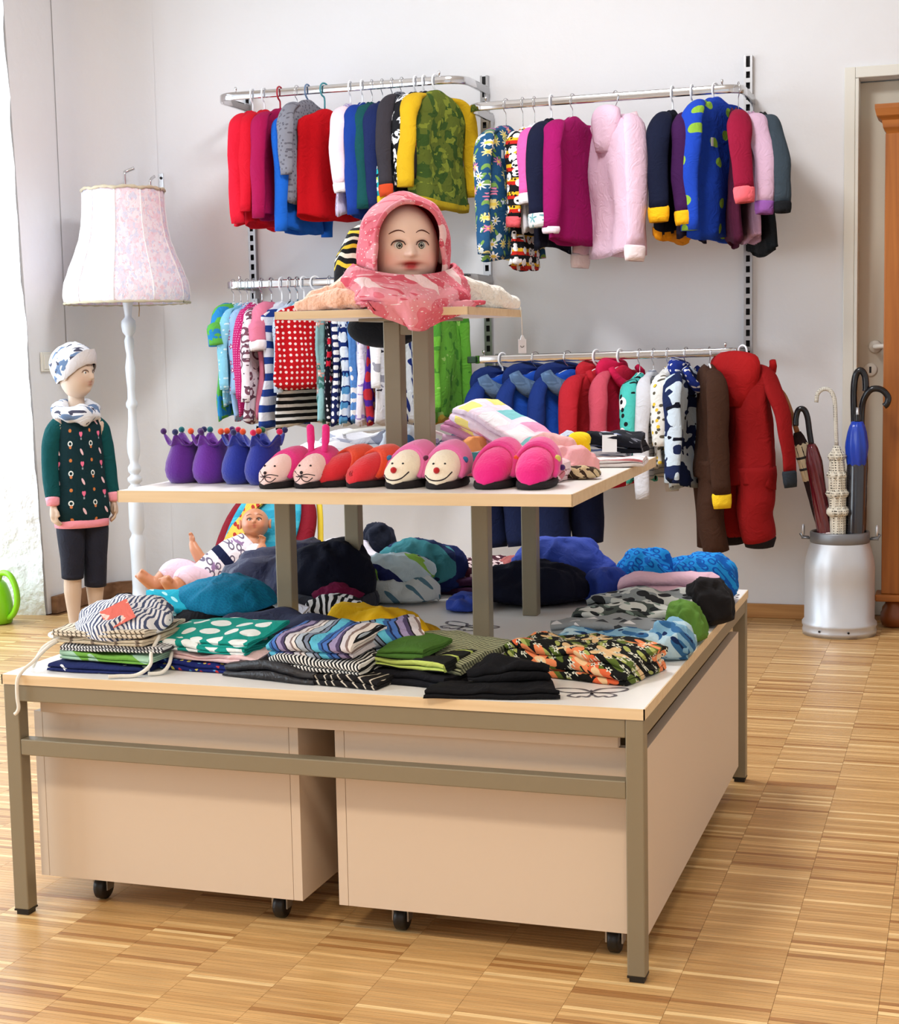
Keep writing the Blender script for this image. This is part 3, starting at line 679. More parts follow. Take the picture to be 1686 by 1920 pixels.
# ---- upper right rail
GUR, ZUR = 'jackets on the upper right rail', 1.961
floral_blue = pat('blue_floral_cat_print', rgb(34, 80, 120), [('leaf', 26, .4, rgb(120, 160, 80), .9), ('flower', 19, .36, [rgb(220, 130, 160), rgb(236, 220, 150), rgb(238, 238, 238)], .7, 8, rgb(230, 200, 90)), ('blob', 20, .66, rgb(220, 228, 232))])
germany = pat('football_stripe_print', BLK, [('stripe', .05, [(0, BLK), (.33, rgb(196, 40, 30)), (.6, rgb(232, 182, 40)), (.85, BLK)], 'v'), ('dot', 22, .33, WHT, .6), ('dot', 50, .2, BLK, .9)])
starc = pat('white_teal_star_print', rgb(232, 236, 238), [('star', 24, .45, rgb(110, 160, 164), .2)])
UR = [
    ('child_jacket', -1.150, 74, .50, .165, .44, dict(body=floral_blue, sleeve=floral_blue), 'wire', 'blue floral print jacket, leftmost on the upper right rail', 'wire hanger of the blue floral jacket', dict(hk=.10, T=.03, sr=.05)),
    ('child_shirt', -1.085, 84, .52, .12, .30, dict(body=germany, sleeve=germany, cuff=cl(226, 96, 104)), 'wire', 'black, red and yellow striped football print shirt', 'wire hanger of the football print shirt', dict(hk=.11)),
    ('child_shirt', -1.040, 86, .40, .12, .22, dict(body=cl(226, 226, 232), sleeve=cl(244, 96, 170), cuff=cl(236, 232, 236)), 'wire', 'hot pink shirt with white trim on the upper right rail', 'wire hanger of the hot pink shirt', dict(hk=.10)),
    ('child_jacket', -0.975, 82, .48, .15, .31, dict(body=cl(14, 16, 34), sleeve=cl(16, 20, 46), cuff=starc, cuffh=.045), 'white', 'navy fleece jacket with white star cuffs', 'white hanger of the navy star cuff jacket', dict(sr=.056)),
    ('child_jacket', -0.895, 74, .46, .165, .36, dict(body=cl(150, 14, 92), cuff=cl(232, 214, 224), cuffh=.02), 'wire', 'magenta fleece jacket next to the pale pink hoodie', 'wire hanger of the magenta jacket', dict(sr=.058)),
    ('child_hoodie', -0.735, 128, .51, .185, .44, dict(body=cl(222, 188, 206), cuff=cl(244, 226, 228), cuffh=.05, hood=cl(222, 188, 206), hoodlining=cl(228, 196, 204)), 'wire', 'pale pink fleece hoodie between the magenta and dark navy jackets', 'wire hanger of the pale pink hoodie', dict(hood=.095, sr=.064, T=.05, spread=.04, fwd=.04)),
    ('child_jacket', -0.525, 80, .46, .155, .31, dict(body=cl(12, 16, 34), sleeve=cl(14, 20, 44), cuff=cl(246, 182, 24), cuffh=.05, hem=cl(232, 152, 24)), 'white', 'dark navy fleece jacket with yellow cuffs and lining', 'white hanger of the dark navy jacket with yellow cuffs', dict(sr=.062)),
    ('child_jacket', -0.455, 84, .46, .15, .33, dict(body=cl(34, 28, 50), sleeve=cl(58, 20, 70), cuff=cl(246, 182, 24), cuffh=.045), 'white', 'dark purple fleece jacket with yellow cuffs', 'white hanger of the dark purple jacket', dict(sr=.05)),
    ('child_jacket', -0.372, 66, .50, .155, .42, dict(body=pat('blue_green_dot_fleece', rgb(26, 66, 178), [('dot', 9.5, .17, rgb(136, 178, 60), .5)])), 'white', 'bright blue fleece jacket with green leaf dots', 'white hanger of the blue jacket with green dots', dict(hk=.05, sr=.062, T=.04)),
    ('child_jacket', -0.332, 102, .48, .15, .26, dict(body=cl(70, 18, 44), sleeve=cl(142, 18, 52), cuff=cl(240, 108, 118), cuffh=.05), None, 'burgundy fleece jacket with coral cuffs', '', dict(hk=.09, sr=.06, shift=.03, spread=.05)),
    ('child_jacket', -0.290, 108, .46, .155, .30, dict(body=cl(190, 150, 176), sleeve=cl(216, 180, 204), cuff=cl(150, 92, 170), cuffh=.04), 'wire', 'dusty pink fleece jacket with purple cuffs', 'wire hanger at the right end of the upper right rail', dict(hk=.10, sr=.056, shift=.03, spread=.06, dy=.05)),
    ('child_jacket', -0.250, 110, .50, .165, .30, dict(body=cl(20, 24, 28), sleeve=cl(58, 70, 80), cuff=cl(24, 26, 30)), None, 'black and grey denim jacket, rightmost on the upper right rail', '', dict(hk=.10, sr=.05, shift=.03, spread=.09, dy=.09)),
]
for i, (nm, x, yaw, L, W, SL, mats, hc, lb, hl, ex) in enumerate(UR):
    g_ = gar(nm, x, yaw, L, W, mats, ZUR, SL=SL, label=lb, cat='jacket' if 'jacket' in lb else 'hoodie' if 'hoodie' in lb else 'shirt', group=GUR, hang=hc, hlabel=hl, seed=i+30, **ex)

for o_, px_ in ((bpy.data.objects['child_jacket'], -.10), (bpy.data.objects['child_jacket.005'], -.09)): price_tag(o_, px_, -.045, -.20)

# ---- lower left rail: patterned dresses packed closely
GLL, ZLL = 'patterned dresses and shirts on the lower left rail', 1.331
LL = [
    (-2.297, 84, .46, .13, .12, dict(body=pat('green_blue_print', rgb(90, 170, 70), [('blob', 20, .5, rgb(40, 130, 190))])), 'wire', 'green and blue print shirt at the left end', {'short': True}),
    (-2.265, 84, .40, .14, .30, dict(body=pat('sky_blue_star_print', rgb(132, 196, 222), [('dot', 40, .14, rgb(206, 232, 240), .8)])), 'wire', 'sky blue long sleeve shirt near the left end', {}),
    (-2.235, 86, .46, .13, .32, dict(body=pat('pale_blue_flower_print', rgb(150, 184, 222), [('flower', 24, .3, rgb(170, 40, 110), .8, 5, WHT)])), 'wire', 'pale blue shirt with small flowers', {}),
    (-2.207, 86, .44, .13, .34, dict(body=pat('magenta_dotted_cloth', rgb(190, 34, 108), [('dot', 110, .2, rgb(232, 150, 190), .1)])), 'wire', 'magenta pin dot shirt', {}),
    (-2.172, 84, .47, .135, .35, dict(body=pat('white_brown_rose_print', rgb(232, 224, 232), [('ring', 18, .28, rgb(120, 76, 92), .9), ('blob', 44, .6, rgb(96, 70, 84))])), 'black', 'white dress with brown rose outlines', {}),
    (-2.130, 84, .46, .12, .11, dict(body=cl(214, 120, 146), cuff=cl(240, 236, 240)), 'black', 'dusty pink short sleeve dress with white cuffs', {'short': True, 'sr': .036}),
    (-2.085, 80, .50, .145, .0, dict(body=stripes('navy_white_wide_stripe', .062, [(1.1, rgb(224, 228, 240)), (.9, rgb(36, 64, 140))], warp=.012)), 'white', 'dress with wide navy and white stripes', {'flare': 1.25}),
    (-2.050, 88, .40, .12, .30, dict(body=pat('pale_grey_dot_print', rgb(190, 206, 224), [('dot', 50, .12, BLK, .8)])), 'black', 'pale grey blue shirt with tiny black dots', {}),
    (-2.018, 86, .36, .11, .24, dict(body=cl(44, 184, 208)), 'black', 'cyan shirt beside the red polka dot dress', {}),
    (-1.990, 70, .49, .155, .0, dict(body=stripes('black_white_stripe', .026, [(.55, BLK), (.45, rgb(232, 232, 232))], warp=.006)), 'white', 'dress with narrow black and white stripes', {'flare': 1.15}),
    (-1.942, 48, .33, .12, .0, dict(body=pat('red_polka_dot_cloth', rgb(188, 14, 26), [('dot', 46, .24, rgb(240, 220, 220), .2)], 'x')), 'white', 'red polka dot sleeveless dress', {'flare': 1.1, 'hk': .10, 'dy': -.12}),
    (-1.880, 88, .48, .13, .0, dict(body=pat('aqua_bird_print', rgb(142, 190, 196), [('leaf', 20, .45, rgb(70, 128, 120), .9), ('flower', 16, .25, rgb(224, 170, 160), .9, 5, WHT)])), 'wire', 'aqua dress with leaf and blossom print', {}),
    (-1.848, 88, .48, .125, .0, dict(body=pat('black_cherry_dot_print', rgb(18, 18, 30), [('dot', 44, .25, rgb(220, 220, 224), .4), ('dot', 18, .22, rgb(196, 30, 54), .8)])), 'wire', 'black dress with white dots and red cherries', {}),
    (-1.818, 88, .48, .125, .0, dict(body=pat('navy_white_dot_print', rgb(24, 34, 86), [('dot', 34, .3, WHT, .05)])), 'wire', 'navy dress with rows of white dots', {}),
    (-1.780, 86, .48, .13, .0, dict(body=pat('navy_citrus_slice_print', rgb(20, 44, 110), [('dot', 17, .36, rgb(226, 236, 244), .25), ('dot', 17, .28, rgb(84, 150, 196), .25), ('ring', 17, .14, rgb(226, 236, 244), .25)])), 'wire', 'navy dress with citrus slice print', {}),
    (-1.744, 88, .48, .125, .0, dict(body=pat('sky_heart_print', rgb(88, 140, 206), [('heart', 22, .26, WHT, .4)])), 'wire', 'sky blue dress with white hearts', {}),
    (-1.712, 88, .48, .125, .0, dict(body=pat('white_lilac_print', rgb(232, 228, 240), [('blob', 30, .62, rgb(160, 140, 200))])), 'wire', 'white dress with faint lilac print', {}),
    (-1.675, 86, .48, .13, .0, dict(body=pat('purple_red_spot_print', rgb(74, 32, 138), [('dot', 15, .33, rgb(180, 40, 50), .3), ('dot', 15, .18, rgb(220, 170, 120), .3)])), 'wire', 'purple dress with red round motifs', {}),
    (-1.625, 82, .48, .14, .30, dict(body=pat('white_grey_spot_print', rgb(228, 228, 234), [('blob', 16, .60, rgb(150, 150, 162)), ('blob', 30, .66, rgb(50, 48, 60))])), 'wire', 'white shirt with grey animal spots', {}),
    (-1.525, 84, .48, .14, .0, dict(body=pat('navy_drop_print', rgb(228, 232, 240), [('leaf', 14, .62, rgb(30, 46, 120), .25)])), 'wire', 'white dress with large navy drops', {}),
    (-1.450, 84, .48, .13, .0, dict(body=pat('white_black_bird_print', rgb(226, 228, 226), [('blob', 26, .6, rgb(60, 60, 64))])), 'wire', 'white dress with black bird print left of the green one', {}),
    (-1.405, 84, .47, .13, .40, dict(body=pat('green_wave_print', rgb(104, 176, 60), [('blob', 14, .58, rgb(70, 138, 48)), ('blob', 24, .66, rgb(160, 206, 110))]), hem=cl(200, 170, 70)), 'wire', 'grass green shirt, rightmost on the lower left rail', {'sr': .05}),
]
for i, (x, yaw, L, W, SL, mats, hc, lb, ex) in enumerate(LL):
    d = dict(T=.017, hk=.095, sr=.034); d.update(ex)
    gar('child_dress' if 'dress' in lb else 'child_shirt', x, yaw, L, W, mats, ZLL, SL=SL, label=lb+', lower left rail' if 'rail' not in lb else lb, cat='dress' if 'dress' in lb.split(' with')[0] else 'shirt', group=GLL, hang=hc, hlabel='%s hanger of the %s' % (hc, lb.replace(', rightmost on the lower left rail', ' at the right end')), seed=i+60, **d)

# ---- lower right rail: overalls and hoodies
GLR = 'overalls and hoodies on the lower right rail'
def zlr(x): return 1.023+(x+.795)*.012
fleece = pat('grey_blue_plush', rgb(92, 118, 150), [('blob', 40, .5, rgb(76, 100, 132))])
snow = dict(body=cl(24, 72, 170), sleeve=cl(20, 44, 108), hood=cl(20, 40, 96), hoodlining=fleece, leg=cl(18, 28, 62), cuff=cl(24, 30, 60))
panda = pat('mint_panda_print', rgb(76, 190, 180), [('dot', 13, .3, WHT, .7), ('dot', 26, .22, BLK, .8)])
navyw = pat('navy_white_shape_print', rgb(28, 40, 80), [('blob', 13, .5, rgb(206, 222, 236)), ('blob', 20, .66, rgb(14, 18, 34))])
LR = [
    ('child_snowsuit', -1.180, 60, .36, .15, .30, snow, 'white', 'blue snowsuit with grey plush hood, leftmost on the lower right rail', 'white hanger of the leftmost blue snowsuit', dict(hood=.125, legs=.30, T=.045, sr=.06, hk=.08)),
    ('child_snowsuit', -1.050, 56, .36, .15, .30, snow, 'wire', 'blue snowsuit with grey plush hood, middle of the three', 'wire hanger of the middle blue snowsuit', dict(hood=.125, legs=.30, T=.045, sr=.06, hk=.07)),
    ('child_snowsuit', -0.925, 54, .36, .15, .30, snow, 'wire', 'blue snowsuit with grey plush hood next to the red hoodie', 'wire hanger of the snowsuit next to the red hoodie', dict(hood=.125, legs=.30, T=.045, sr=.06, hk=.07)),
    ('child_hoodie', -0.815, 60, .42, .155, .36, dict(body=cl(172, 30, 42)), 'white', 'brick red fleece hoodie beside the snowsuits', 'white hanger of the brick red hoodie', dict(sr=.062, T=.035, hk=.07, hood=.07)),
    ('child_hoodie', -0.725, 66, .44, .14, .36, dict(body=cl(186, 28, 60), sleeve=cl(190, 74, 92), hood=cl(190, 24, 70)), 'white', 'raspberry red hoodie with raised hood', 'white hanger of the raspberry hoodie', dict(sr=.055, T=.03, hk=.06, hood=.09)),
    ('child_romper', -0.652, 78, .40, .12, .22, dict(body=panda), 'wire', 'mint romper with black and white panda print', 'wire hanger of the mint panda romper', dict(hk=.09)),
    ('child_romper', -0.600, 80, .40, .12, .42, dict(body=stripes('grey_thin_stripe', .02, [(.8, rgb(200, 204, 212)), (.2, rgb(130, 138, 156))]), sleeve=cl(206, 206, 212)), 'wire', 'light grey romper with thin stripes', 'wire hanger of the light grey romper', dict(hk=.08)),
    ('child_romper', -0.548, 82, .36, .12, .24, dict(body=pat('white_bee_print', rgb(226, 226, 222), [('dot', 34, .2, rgb(90, 84, 70), .9), ('dot', 22, .14, rgb(226, 190, 60), .9)])), 'wire', 'white romper with small dark bees', 'wire hanger of the white bee romper', dict(hk=.07)),
    ('child_hoodie', -0.480, 74, .44, .13, .36, dict(body=navyw, hood=pat('navy_white_dot_hood', rgb(28, 48, 130), [('dot', 50, .22, WHT, .1)])), 'wire', 'navy and white shape print hoodie with dotted hood', 'wire hanger of the navy and white hoodie', dict(hk=.07, sr=.055, hood=.06)),
    ('child_overall', -0.395, 108, .42, .14, .42, dict(body=cl(62, 38, 26), cuff=cl(240, 200, 40), cuffh=.05), 'wire', 'dark brown fleece overall with yellow cuffs', 'wire hanger of the dark brown overall', dict(hk=.065, sr=.055, legs=.26, T=.04)),
    ('child_overall', -0.275, 146, .46, .13, .36, dict(body=cl(140, 18, 20), hood=cl(158, 20, 22), cuff=cl(44, 50, 58), cuffh=.055, ankle=cl(30, 24, 26)), 'white', 'dark red hooded fleece overall with grey cuffs at the right end', 'white hanger of the dark red overall', dict(hk=.05, sr=.052, legs=.19, T=.055, hood=.115, spread=.06)),
]
for i, (nm, x, yaw, L, W, SL, mats, hc, lb, hl, ex) in enumerate(LR):
    cat = nm.split('_')[1]
    gar(nm, x, yaw, L, W, mats, zlr(x), SL=SL, label=lb, cat=cat, group=GLR, hang=hc, hlabel=hl, seed=i+90, **ex)

# ------------------------------------------------------------------ floor lamp
M['lampwood'] = plain('white_painted_turned_wood', rgb(226, 230, 236), 0.4, None, 0.02)
lamp = empty('floor_lamp', (-2.765, 3.20, 0), 0, 'standing lamp with turned white pole and large pink floral bell shade', 'lamp')
prof = [(.0, 0), (.13, 0), (.135, .012), (.125, .03), (.06, .045), (.03, .06), (.028, .10), (.030, .24), (.033, .30), (.024, .315), (.022, .325), (.031, .345), (.031, .45), (.026, .475), (.018, .485),
        (.030, .497), (.030, .515), (.019, .528), (.019, .532), (.030, .542), (.030, .556), (.018, .566), (.017, .572), (.026, .582), (.027, .60), (.017, .615), (.018, .63), (.026, .66), (.027, .70), (.020, .76), (.017, .80), (.0165, .84), (.023, .85), (.024, .865), (.016, .88), (.015, .92), (.019, .97),
        (.021, 1.01), (.014, 1.055), (.0135, 1.065), (.018, 1.09), (.020, 1.12), (.0145, 1.135), (.0145, 1.14), (.026, 1.155), (.030, 1.18), (.028, 1.20), (.014, 1.215), (.014, 1.225), (.019, 1.26), (.024, 1.30), (.02, 1.36), (.012, 1.38), (.012, 1.50), (0, 1.50)]
def smooth_prof(pr, k=3):
    out = []
    for i in range(len(pr)-1):
        for s in range(k):
            t = s/k; out.append((pr[i][0]+(pr[i+1][0]-pr[i][0])*t, pr[i][1]+(pr[i+1][1]-pr[i][1])*t))
    out.append(pr[-1]); return out
mk('pole', *lathe(prof, 28), M['lampwood'], lamp)
shade_m = pat('pink_floral_silk', rgb(242, 234, 242), [('blob', 22, .53, rgb(240, 220, 232)), ('blob', 38, .57, rgb(222, 220, 238)), ('blob', 60, .62, rgb(238, 206, 216))], plane='xz')
sb = shade_m.node_tree.nodes['Principled BSDF']; sb.inputs['Subsurface Weight'].default_value = 0.0
z0, z1 = 1.272, 1.722
sp = [(0, .250), (.06, .256), (.16, .252), (.30, .229), (.44, .203), (.58, .181), (.72, .170), (.86, .165), (1, .163)]
def shade_r(q):
    for k in range(len(sp)-1):
        if q <= sp[k+1][0]:
            f = (q-sp[k][0])/(sp[k+1][0]-sp[k][0]); f = f*f*(3-2*f)*.5+f*.5; return sp[k][1]+(sp[k+1][1]-sp[k][1])*f
    return sp[-1][1]
NP = 10
def shade_ring(q, off=0):
    out = []; r = shade_r(q)
    for j in range(NP*8):
        a = 2*pi*j/(NP*8); u = (j % 8)/8; bow = 1-.03*sin(pi*u)*(1-abs(2*q-1)*.4)
        out.append(((r+off)*bow*cos(a), (r+off)*bow*sin(a), z0+(z1-z0)*q+(0.006*abs(sin(pi*u)) if q == 1 else 0)))
    return out
sh = mk('shade', *loft([shade_ring(i/24) for i in range(25)]+[shade_ring(i/24, -.004) for i in range(24, -1, -1)], (False, False)), shade_m, lamp)
mk('bottom_trim', *tube([(p[0], p[1], p[2]) for p in shade_ring(0, .003)]+[shade_ring(0, .003)[0]], [.005+.0018*sin(i*2.1) for i in range(NP*8+1)], 6, caps=(False, False)), plain('cream_braid', rgb(196, 186, 160), .9, (300, .5, .002)), sh)
mk('top_trim', *tube([(p[0], p[1], p[2]) for p in shade_ring(1, .003)]+[shade_ring(1, .003)[0]], [.006+.002*sin(i*2.1) for i in range(NP*8+1)], 6, caps=(False, False)), plain('beige_braid', rgb(206, 194, 168), .9, (300, .5, .002)), sh)
for k in range(NP):
    a = 2*pi*k/NP
    mk('seam', *tube([(shade_r(i/16)*1.004*cos(a), shade_r(i/16)*1.004*sin(a), z0+(z1-z0)*i/16) for i in range(17)], .0022, 5), cl(246, 242, 240), sh)
mk('shade_ring', *join(*[tube([(0, 0, 1.5), (.161*cos(a), .161*sin(a), 1.5 if False else z1-.01)], .002, 5) for a in (0, 2*pi/3, 4*pi/3)]), M['chrome'], sh)
mk('bulb', *sphere((0, 0, 1.545), .03, .03, .045), plain('milk_glass', rgb(240, 240, 236), .2, None, 0), lamp)
mk('pull_cord', *tube([(.13, -.14, z0+.01), (.132, -.14, z0-.03), (.13, -.142, z0-.06)], .0018, 5), cl(150, 120, 80), lamp)
# wall hooks above the lamp
for i, x in enumerate((-2.905, -2.785)):
    hk = empty('wall_hook', (x, WY, 1.80), 0, ['chrome wall hook above the lamp shade, curved tip', 'chrome wall hook above the lamp shade, near the rack'][i], 'hook', 'chrome wall hooks behind the lamp')
    obox('back_plate', -.011, .011, -.004, 0, -.14, .03 if i else -.02, M['chrome'], hk, .0015)
    if i: mk('screw', *xf(lathe([(.006, 0), (.006, .003), (.003, .004)], 12), Matrix.Translation((0, -.004, .01)) @ Matrix.Rotation(pi/2, 4, 'X')), M['dark'], hk)
    mk('arm', *tube(smoothpath([(0, -.004, -.12), (0, -.05, -.12), (0, -.09, -.09), (0, -.10, -.02 if i else .02), (.002, -.09, .035 if not i else 0), (.03 if not i else .004, -.07, .05 if not i else .01)], 5), .007, 8, .7), M['chrome'], hk)

# ------------------------------------------------------------------ power strip and cables behind the lamp
ps = empty('power_strip', (-2.86, 3.42, 0), radians(18), 'black power strip on the floor behind the lamp pole', 'power strip')
obox('housing', -.13, .13, -.025, .025, 0, .035, M['black'], ps, .005)
for k in range(3): mk('socket', *lathe([(.017, 0), (.018, .002), (.015, .0025), (.014, -.002)], 16, (-.08+.08*k, 0, .035), (False, True)), M['dark'], ps)
obox('plug', -.02, .02, -.02, .02, .036, .07, plain('pale_plug', rgb(200, 200, 206), .4, None, 0), ps, .005)
cab = mk('power_cable', *tube(smoothpath([(-2.72, 3.40, .004), (-2.66, 3.36, .02), (-2.60, 3.40, .09), (-2.66, 3.50, .13), (-2.70, 3.53, .10), (-2.62, 3.50, .004), (-2.3, 3.45, .004)], 8), .0045, 7), M['black'])
tag(cab, 'thin black cable looping up beside the lamp pole', 'cable')

# ------------------------------------------------------------------ watering can
wc_m = plain('lime_green_plastic', rgb(140, 214, 28), .3, None, .03)
wc = empty('watering_can', (-3.20, 2.80, 0), radians(-10), 'lime green plastic watering can on the floor by the window', 'watering can')
mk('can_body', *loft([ring((0, 0, z), rx, ry, 24) for rx, ry, z in ((.055, .05, 0), (.075, .066, .004), (.083, .072, .03), (.082, .07, .08), (.074, .062, .125), (.06, .05, .16), (.045, .038, .175), (.04, .034, .176), (.03, .026, .16))]), wc_m, wc)
mk('handle', *tube(smoothpath([(.03, 0, .168), (.05, 0, .205), (.095, 0, .20), (.125, 0, .15), (.128, 0, .09), (.105, 0, .045), (.075, 0, .025)], 6), .012, 10), wc_m, wc)
mk('spout', *tube(smoothpath([(-.07, 0, .04), (-.12, 0, .08), (-.18, 0, .16), (-.21, 0, .19)], 6), [.02-.0005*i for i in range(19)], 10), wc_m, wc)

# ------------------------------------------------------------------ milk can with umbrellas
alu = plain('brushed_aluminium', rgb(206, 208, 212), .4, (60, .12, .002), .05, 7, metallic=.55)
rimm = plain('grey_rim_metal', rgb(132, 134, 138), .45, None, .05, metallic=.7)
CX, CY = 0.066, 3.285
can = empty('milk_can', (CX, CY, 0), 0, 'old aluminium milk can standing by the door holding umbrellas', 'milk can')
cp = [(.0, .004), (.128, .004), (.131, .0), (.132, .018), (.129, .028), (.133, .036), (.133, .046), (.125, .056), (.124, .20), (.1245, .245), (.121, .275), (.112, .31), (.104, .335), (.1, .345)]
inner = [(.094, .345), (.10, .30), (.115, .24), (.118, .06), (.0, .05)]
mk('can_body', *lathe(cp+inner, 48, caps=(False, False)), alu, can)
mk('rim', *lathe([(.0985, .335), (.1035, .335), (.106, .34), (.106, .372), (.103, .376), (.098, .376), (.0965, .37), (.0965, .335)], 48, caps=(False, False)), rimm, can)
for s in (-1, 1):
    mk('handle_lug', *join(box(s*.106-.004 if s < 0 else s*.106, s*.106+.03 if s > 0 else s*.106+.0, -.006, .006, .345, .352) if s > 0 else box(-.136, -.105, -.006, .006, .345, .352), tube([(s*.11, 0, .35), (s*.132, 0, .352), (s*.14, 0, .366)], .006, 8)), rimm, can)
    mk('handle_ring', *tube([(s*.13, .001+.012*cos(a), .378+.017*sin(a)) for a in [2*pi*i/18 for i in range(19)]], .0048, 8, caps=(False, False)), alu, can)
for a in (-2.05, -1.25): mk('drain_hole', *xf(lathe([(.0042, 0), (.0042, .002)], 10), Matrix.Translation((.1315*cos(a), .1315*sin(a), .024)) @ Matrix.Rotation(a, 4, 'Z') @ Matrix.Rotation(pi/2, 4, 'Y')), M['black'], can)
plastic = NT('clear_film_gloss', .08)
def umbrella(foot, top, prof, m_can, handle, m_handle, label, hr=.0085, extra=None, shaft=None):
    """closed umbrella from foot point to top of canopy; prof list of (t, radius)"""
    A, B = Vector(foot), Vector(top); d = (B-A); Ln = d.length; d.normalize()
    t = empty('umbrella', foot, 0, label, 'umbrella', 'umbrellas in the milk can')
    q = Vector((0, 0, 1)).rotation_difference(d).to_matrix().to_4x4()
    rings = []
    for i in range(40):
        s = i/39
        for k in range(len(prof)-1):
            if s <= prof[k+1][0]: break
        f = (s-prof[k][0])/(prof[k+1][0]-prof[k][0]); r = prof[k][1]+(prof[k+1][1]-prof[k][1])*f
        rings.append([((r*(1+.10*sin(8*2*pi*j/32+s*14)))*cos(2*pi*j/32), (r*(1+.10*sin(8*2*pi*j/32+s*14)))*sin(2*pi*j/32), s*Ln) for j in range(32)])
    c = mk('canopy', *xf(loft(rings), q), m_can, t)
    mk('shaft', *xf(tube([(0, 0, Ln-.02), (0, 0, Ln+.05)], .006, 8), q), shaft or M['steel'], t)
    P = [Vector(p)-A for p in handle]
    mk('handle', *tube(smoothpath(P, 6), hr, 12), m_handle, t)
    if extra: extra(t, q, Ln, c)
    return t
def band(s0, s1, r, m, name='strap'):
    def f(t, q, Ln, c):
        mk(name, *xf(lathe([(r*.9, s0*Ln), (r, s0*Ln+.003), (r, s1*Ln-.003), (r*.9, s1*Ln)], 20, caps=(False, False)), q), m, c)
    return f
wood_h = plain('brown_wood_handle', rgb(150, 92, 44), .35, None, .1, 30)
blackg = plain('black_gloss_handle', rgb(20, 20, 24), .18, None, 0)
b0 = Vector((CX, CY, .056))
# 1 beige banded, leaning far left
def ex1(t, q, Ln, c):
    for s in (.80, .86): mk('stripe_band', *xf(lathe([(.0275, s*Ln), (.029, s*Ln+.002), (.029, s*Ln+.007), (.0275, s*Ln+.009)], 18, caps=(False, False)), q), M['black'], c)
    mk('cream_panel', *xf(lathe([(.022, .74*Ln), (.0272, .745*Ln), (.0275, .93*Ln), (.022, .94*Ln)], 18, caps=(False, False)), q), cl(222, 206, 172), c)
umbrella((CX+.03, CY+.02, .058), (CX-.152, CY-.01, .735), [(0, .012), (.3, .02), (.7, .024), (.92, .026), (.97, .02), (1, .012)], cl(46, 30, 30), [(CX-.152, CY-.01, .735), (CX-.172, CY-.012, .80), (CX-.195, CY-.014, .86), (CX-.215, CY-.014, .885), (CX-.24, CY-.014, .88), (CX-.248, CY-.014, .85)], wood_h, 'cream and dark brown umbrella with curved wooden handle', .0095, ex1)
# 2 maroon in plastic film
mar = plain('maroon_umbrella_cloth', rgb(92, 18, 30), .25, None, .1, 20, coat=.6)
umbrella((CX-.0, CY-.045, .058), (CX-.098, CY-.05, .695), [(0, .012), (.35, .024), (.6, .026), (.9, .027), (.97, .02), (1, .012)], mar, [(CX-.098, CY-.05, .695), (CX-.105, CY-.05, .74), (CX-.112, CY-.05, .79), (CX-.124, CY-.05, .818), (CX-.143, CY-.05, .818), (CX-.152, CY-.05, .79), (CX-.153, CY-.05, .76)], blackg, 'maroon umbrella wrapped in clear film with white paper tag', .0105, band(.44, .5, .0285, cl(232, 214, 214), 'paper_tag'))
# 3 cream dotted with frill
dots = pat('cream_dotted_cloth', rgb(222, 216, 200), [('dot', 110, .22, rgb(70, 64, 56), .1)])
def ex3(t, q, Ln, c):
    rg = []
    for i in range(22):
        s = i/21; zz = (.60+.40*s)*Ln
        rg.append([((.030+.012*sin(s*24)+.006*sin(7*2*pi*j/28+s*9)-.014*s)*cos(2*pi*j/28), (.030+.012*sin(s*24)+.006*cos(9*2*pi*j/28+s*7)-.014*s)*sin(2*pi*j/28), zz) for j in range(28)])
    mk('frill', *xf(loft(rg), q), dots, c)
umbrella((CX+.005, CY-.06, .058), (CX-.008, CY-.07, .69), [(0, .012), (.3, .024), (.6, .026), (.8, .03), (.95, .022), (1, .01)], dots, [(CX-.008, CY-.07, .69), (CX-.012, CY-.07, .78), (CX-.016, CY-.07, .85), (CX-.03, CY-.07, .885), (CX-.055, CY-.07, .892), (CX-.075, CY-.07, .875), (CX-.08, CY-.07, .845)], pat('cream_fine_dot', rgb(214, 210, 198), [('dot', 160, .2, rgb(80, 76, 70), .1)]), 'cream parasol with small dark dots, ruffled frill and hooked handle', .0075, ex3)
# 4 and 5 black with curved handles, 6 blue
blk = plain('black_umbrella_cloth', rgb(26, 26, 34), .22, None, .1, 20, coat=.7)
umbrella((CX+.03, CY+.03, .058), (CX+.050, CY+.025, .665), [(0, .012), (.3, .026), (.85, .028), (.95, .022), (1, .01)], blk, [(CX+.050, CY+.025, .665), (CX+.046, CY+.02, .78), (CX+.044, CY+.02, .88), (CX+.050, CY+.02, .935), (CX+.066, CY+.02, .955), (CX+.082, CY+.02, .935), (CX+.086, CY+.02, .895), (CX+.085, CY+.02, .88)], blackg, 'black umbrella with tall narrow hooked handle', .012)
umbrella((CX+.06, CY+.03, .058), (CX+.072, CY+.02, .70), [(0, .012), (.3, .022), (.85, .024), (.95, .02), (1, .01)], blk, [(CX+.072, CY+.02, .70), (CX+.072, CY+.02, .80), (CX+.08, CY+.015, .852), (CX+.105, CY+.01, .886), (CX+.14, CY+.01, .885), (CX+.163, CY+.01, .86), (CX+.16, CY+.01, .835), (CX+.15, CY+.01, .826)], blackg, 'black umbrella with wide crook handle bending right', .0115)
def ex6(t, q, Ln, c): pass
bluec = plain('blue_umbrella_cloth', rgb(24, 62, 176), .3, None, .1, 20)
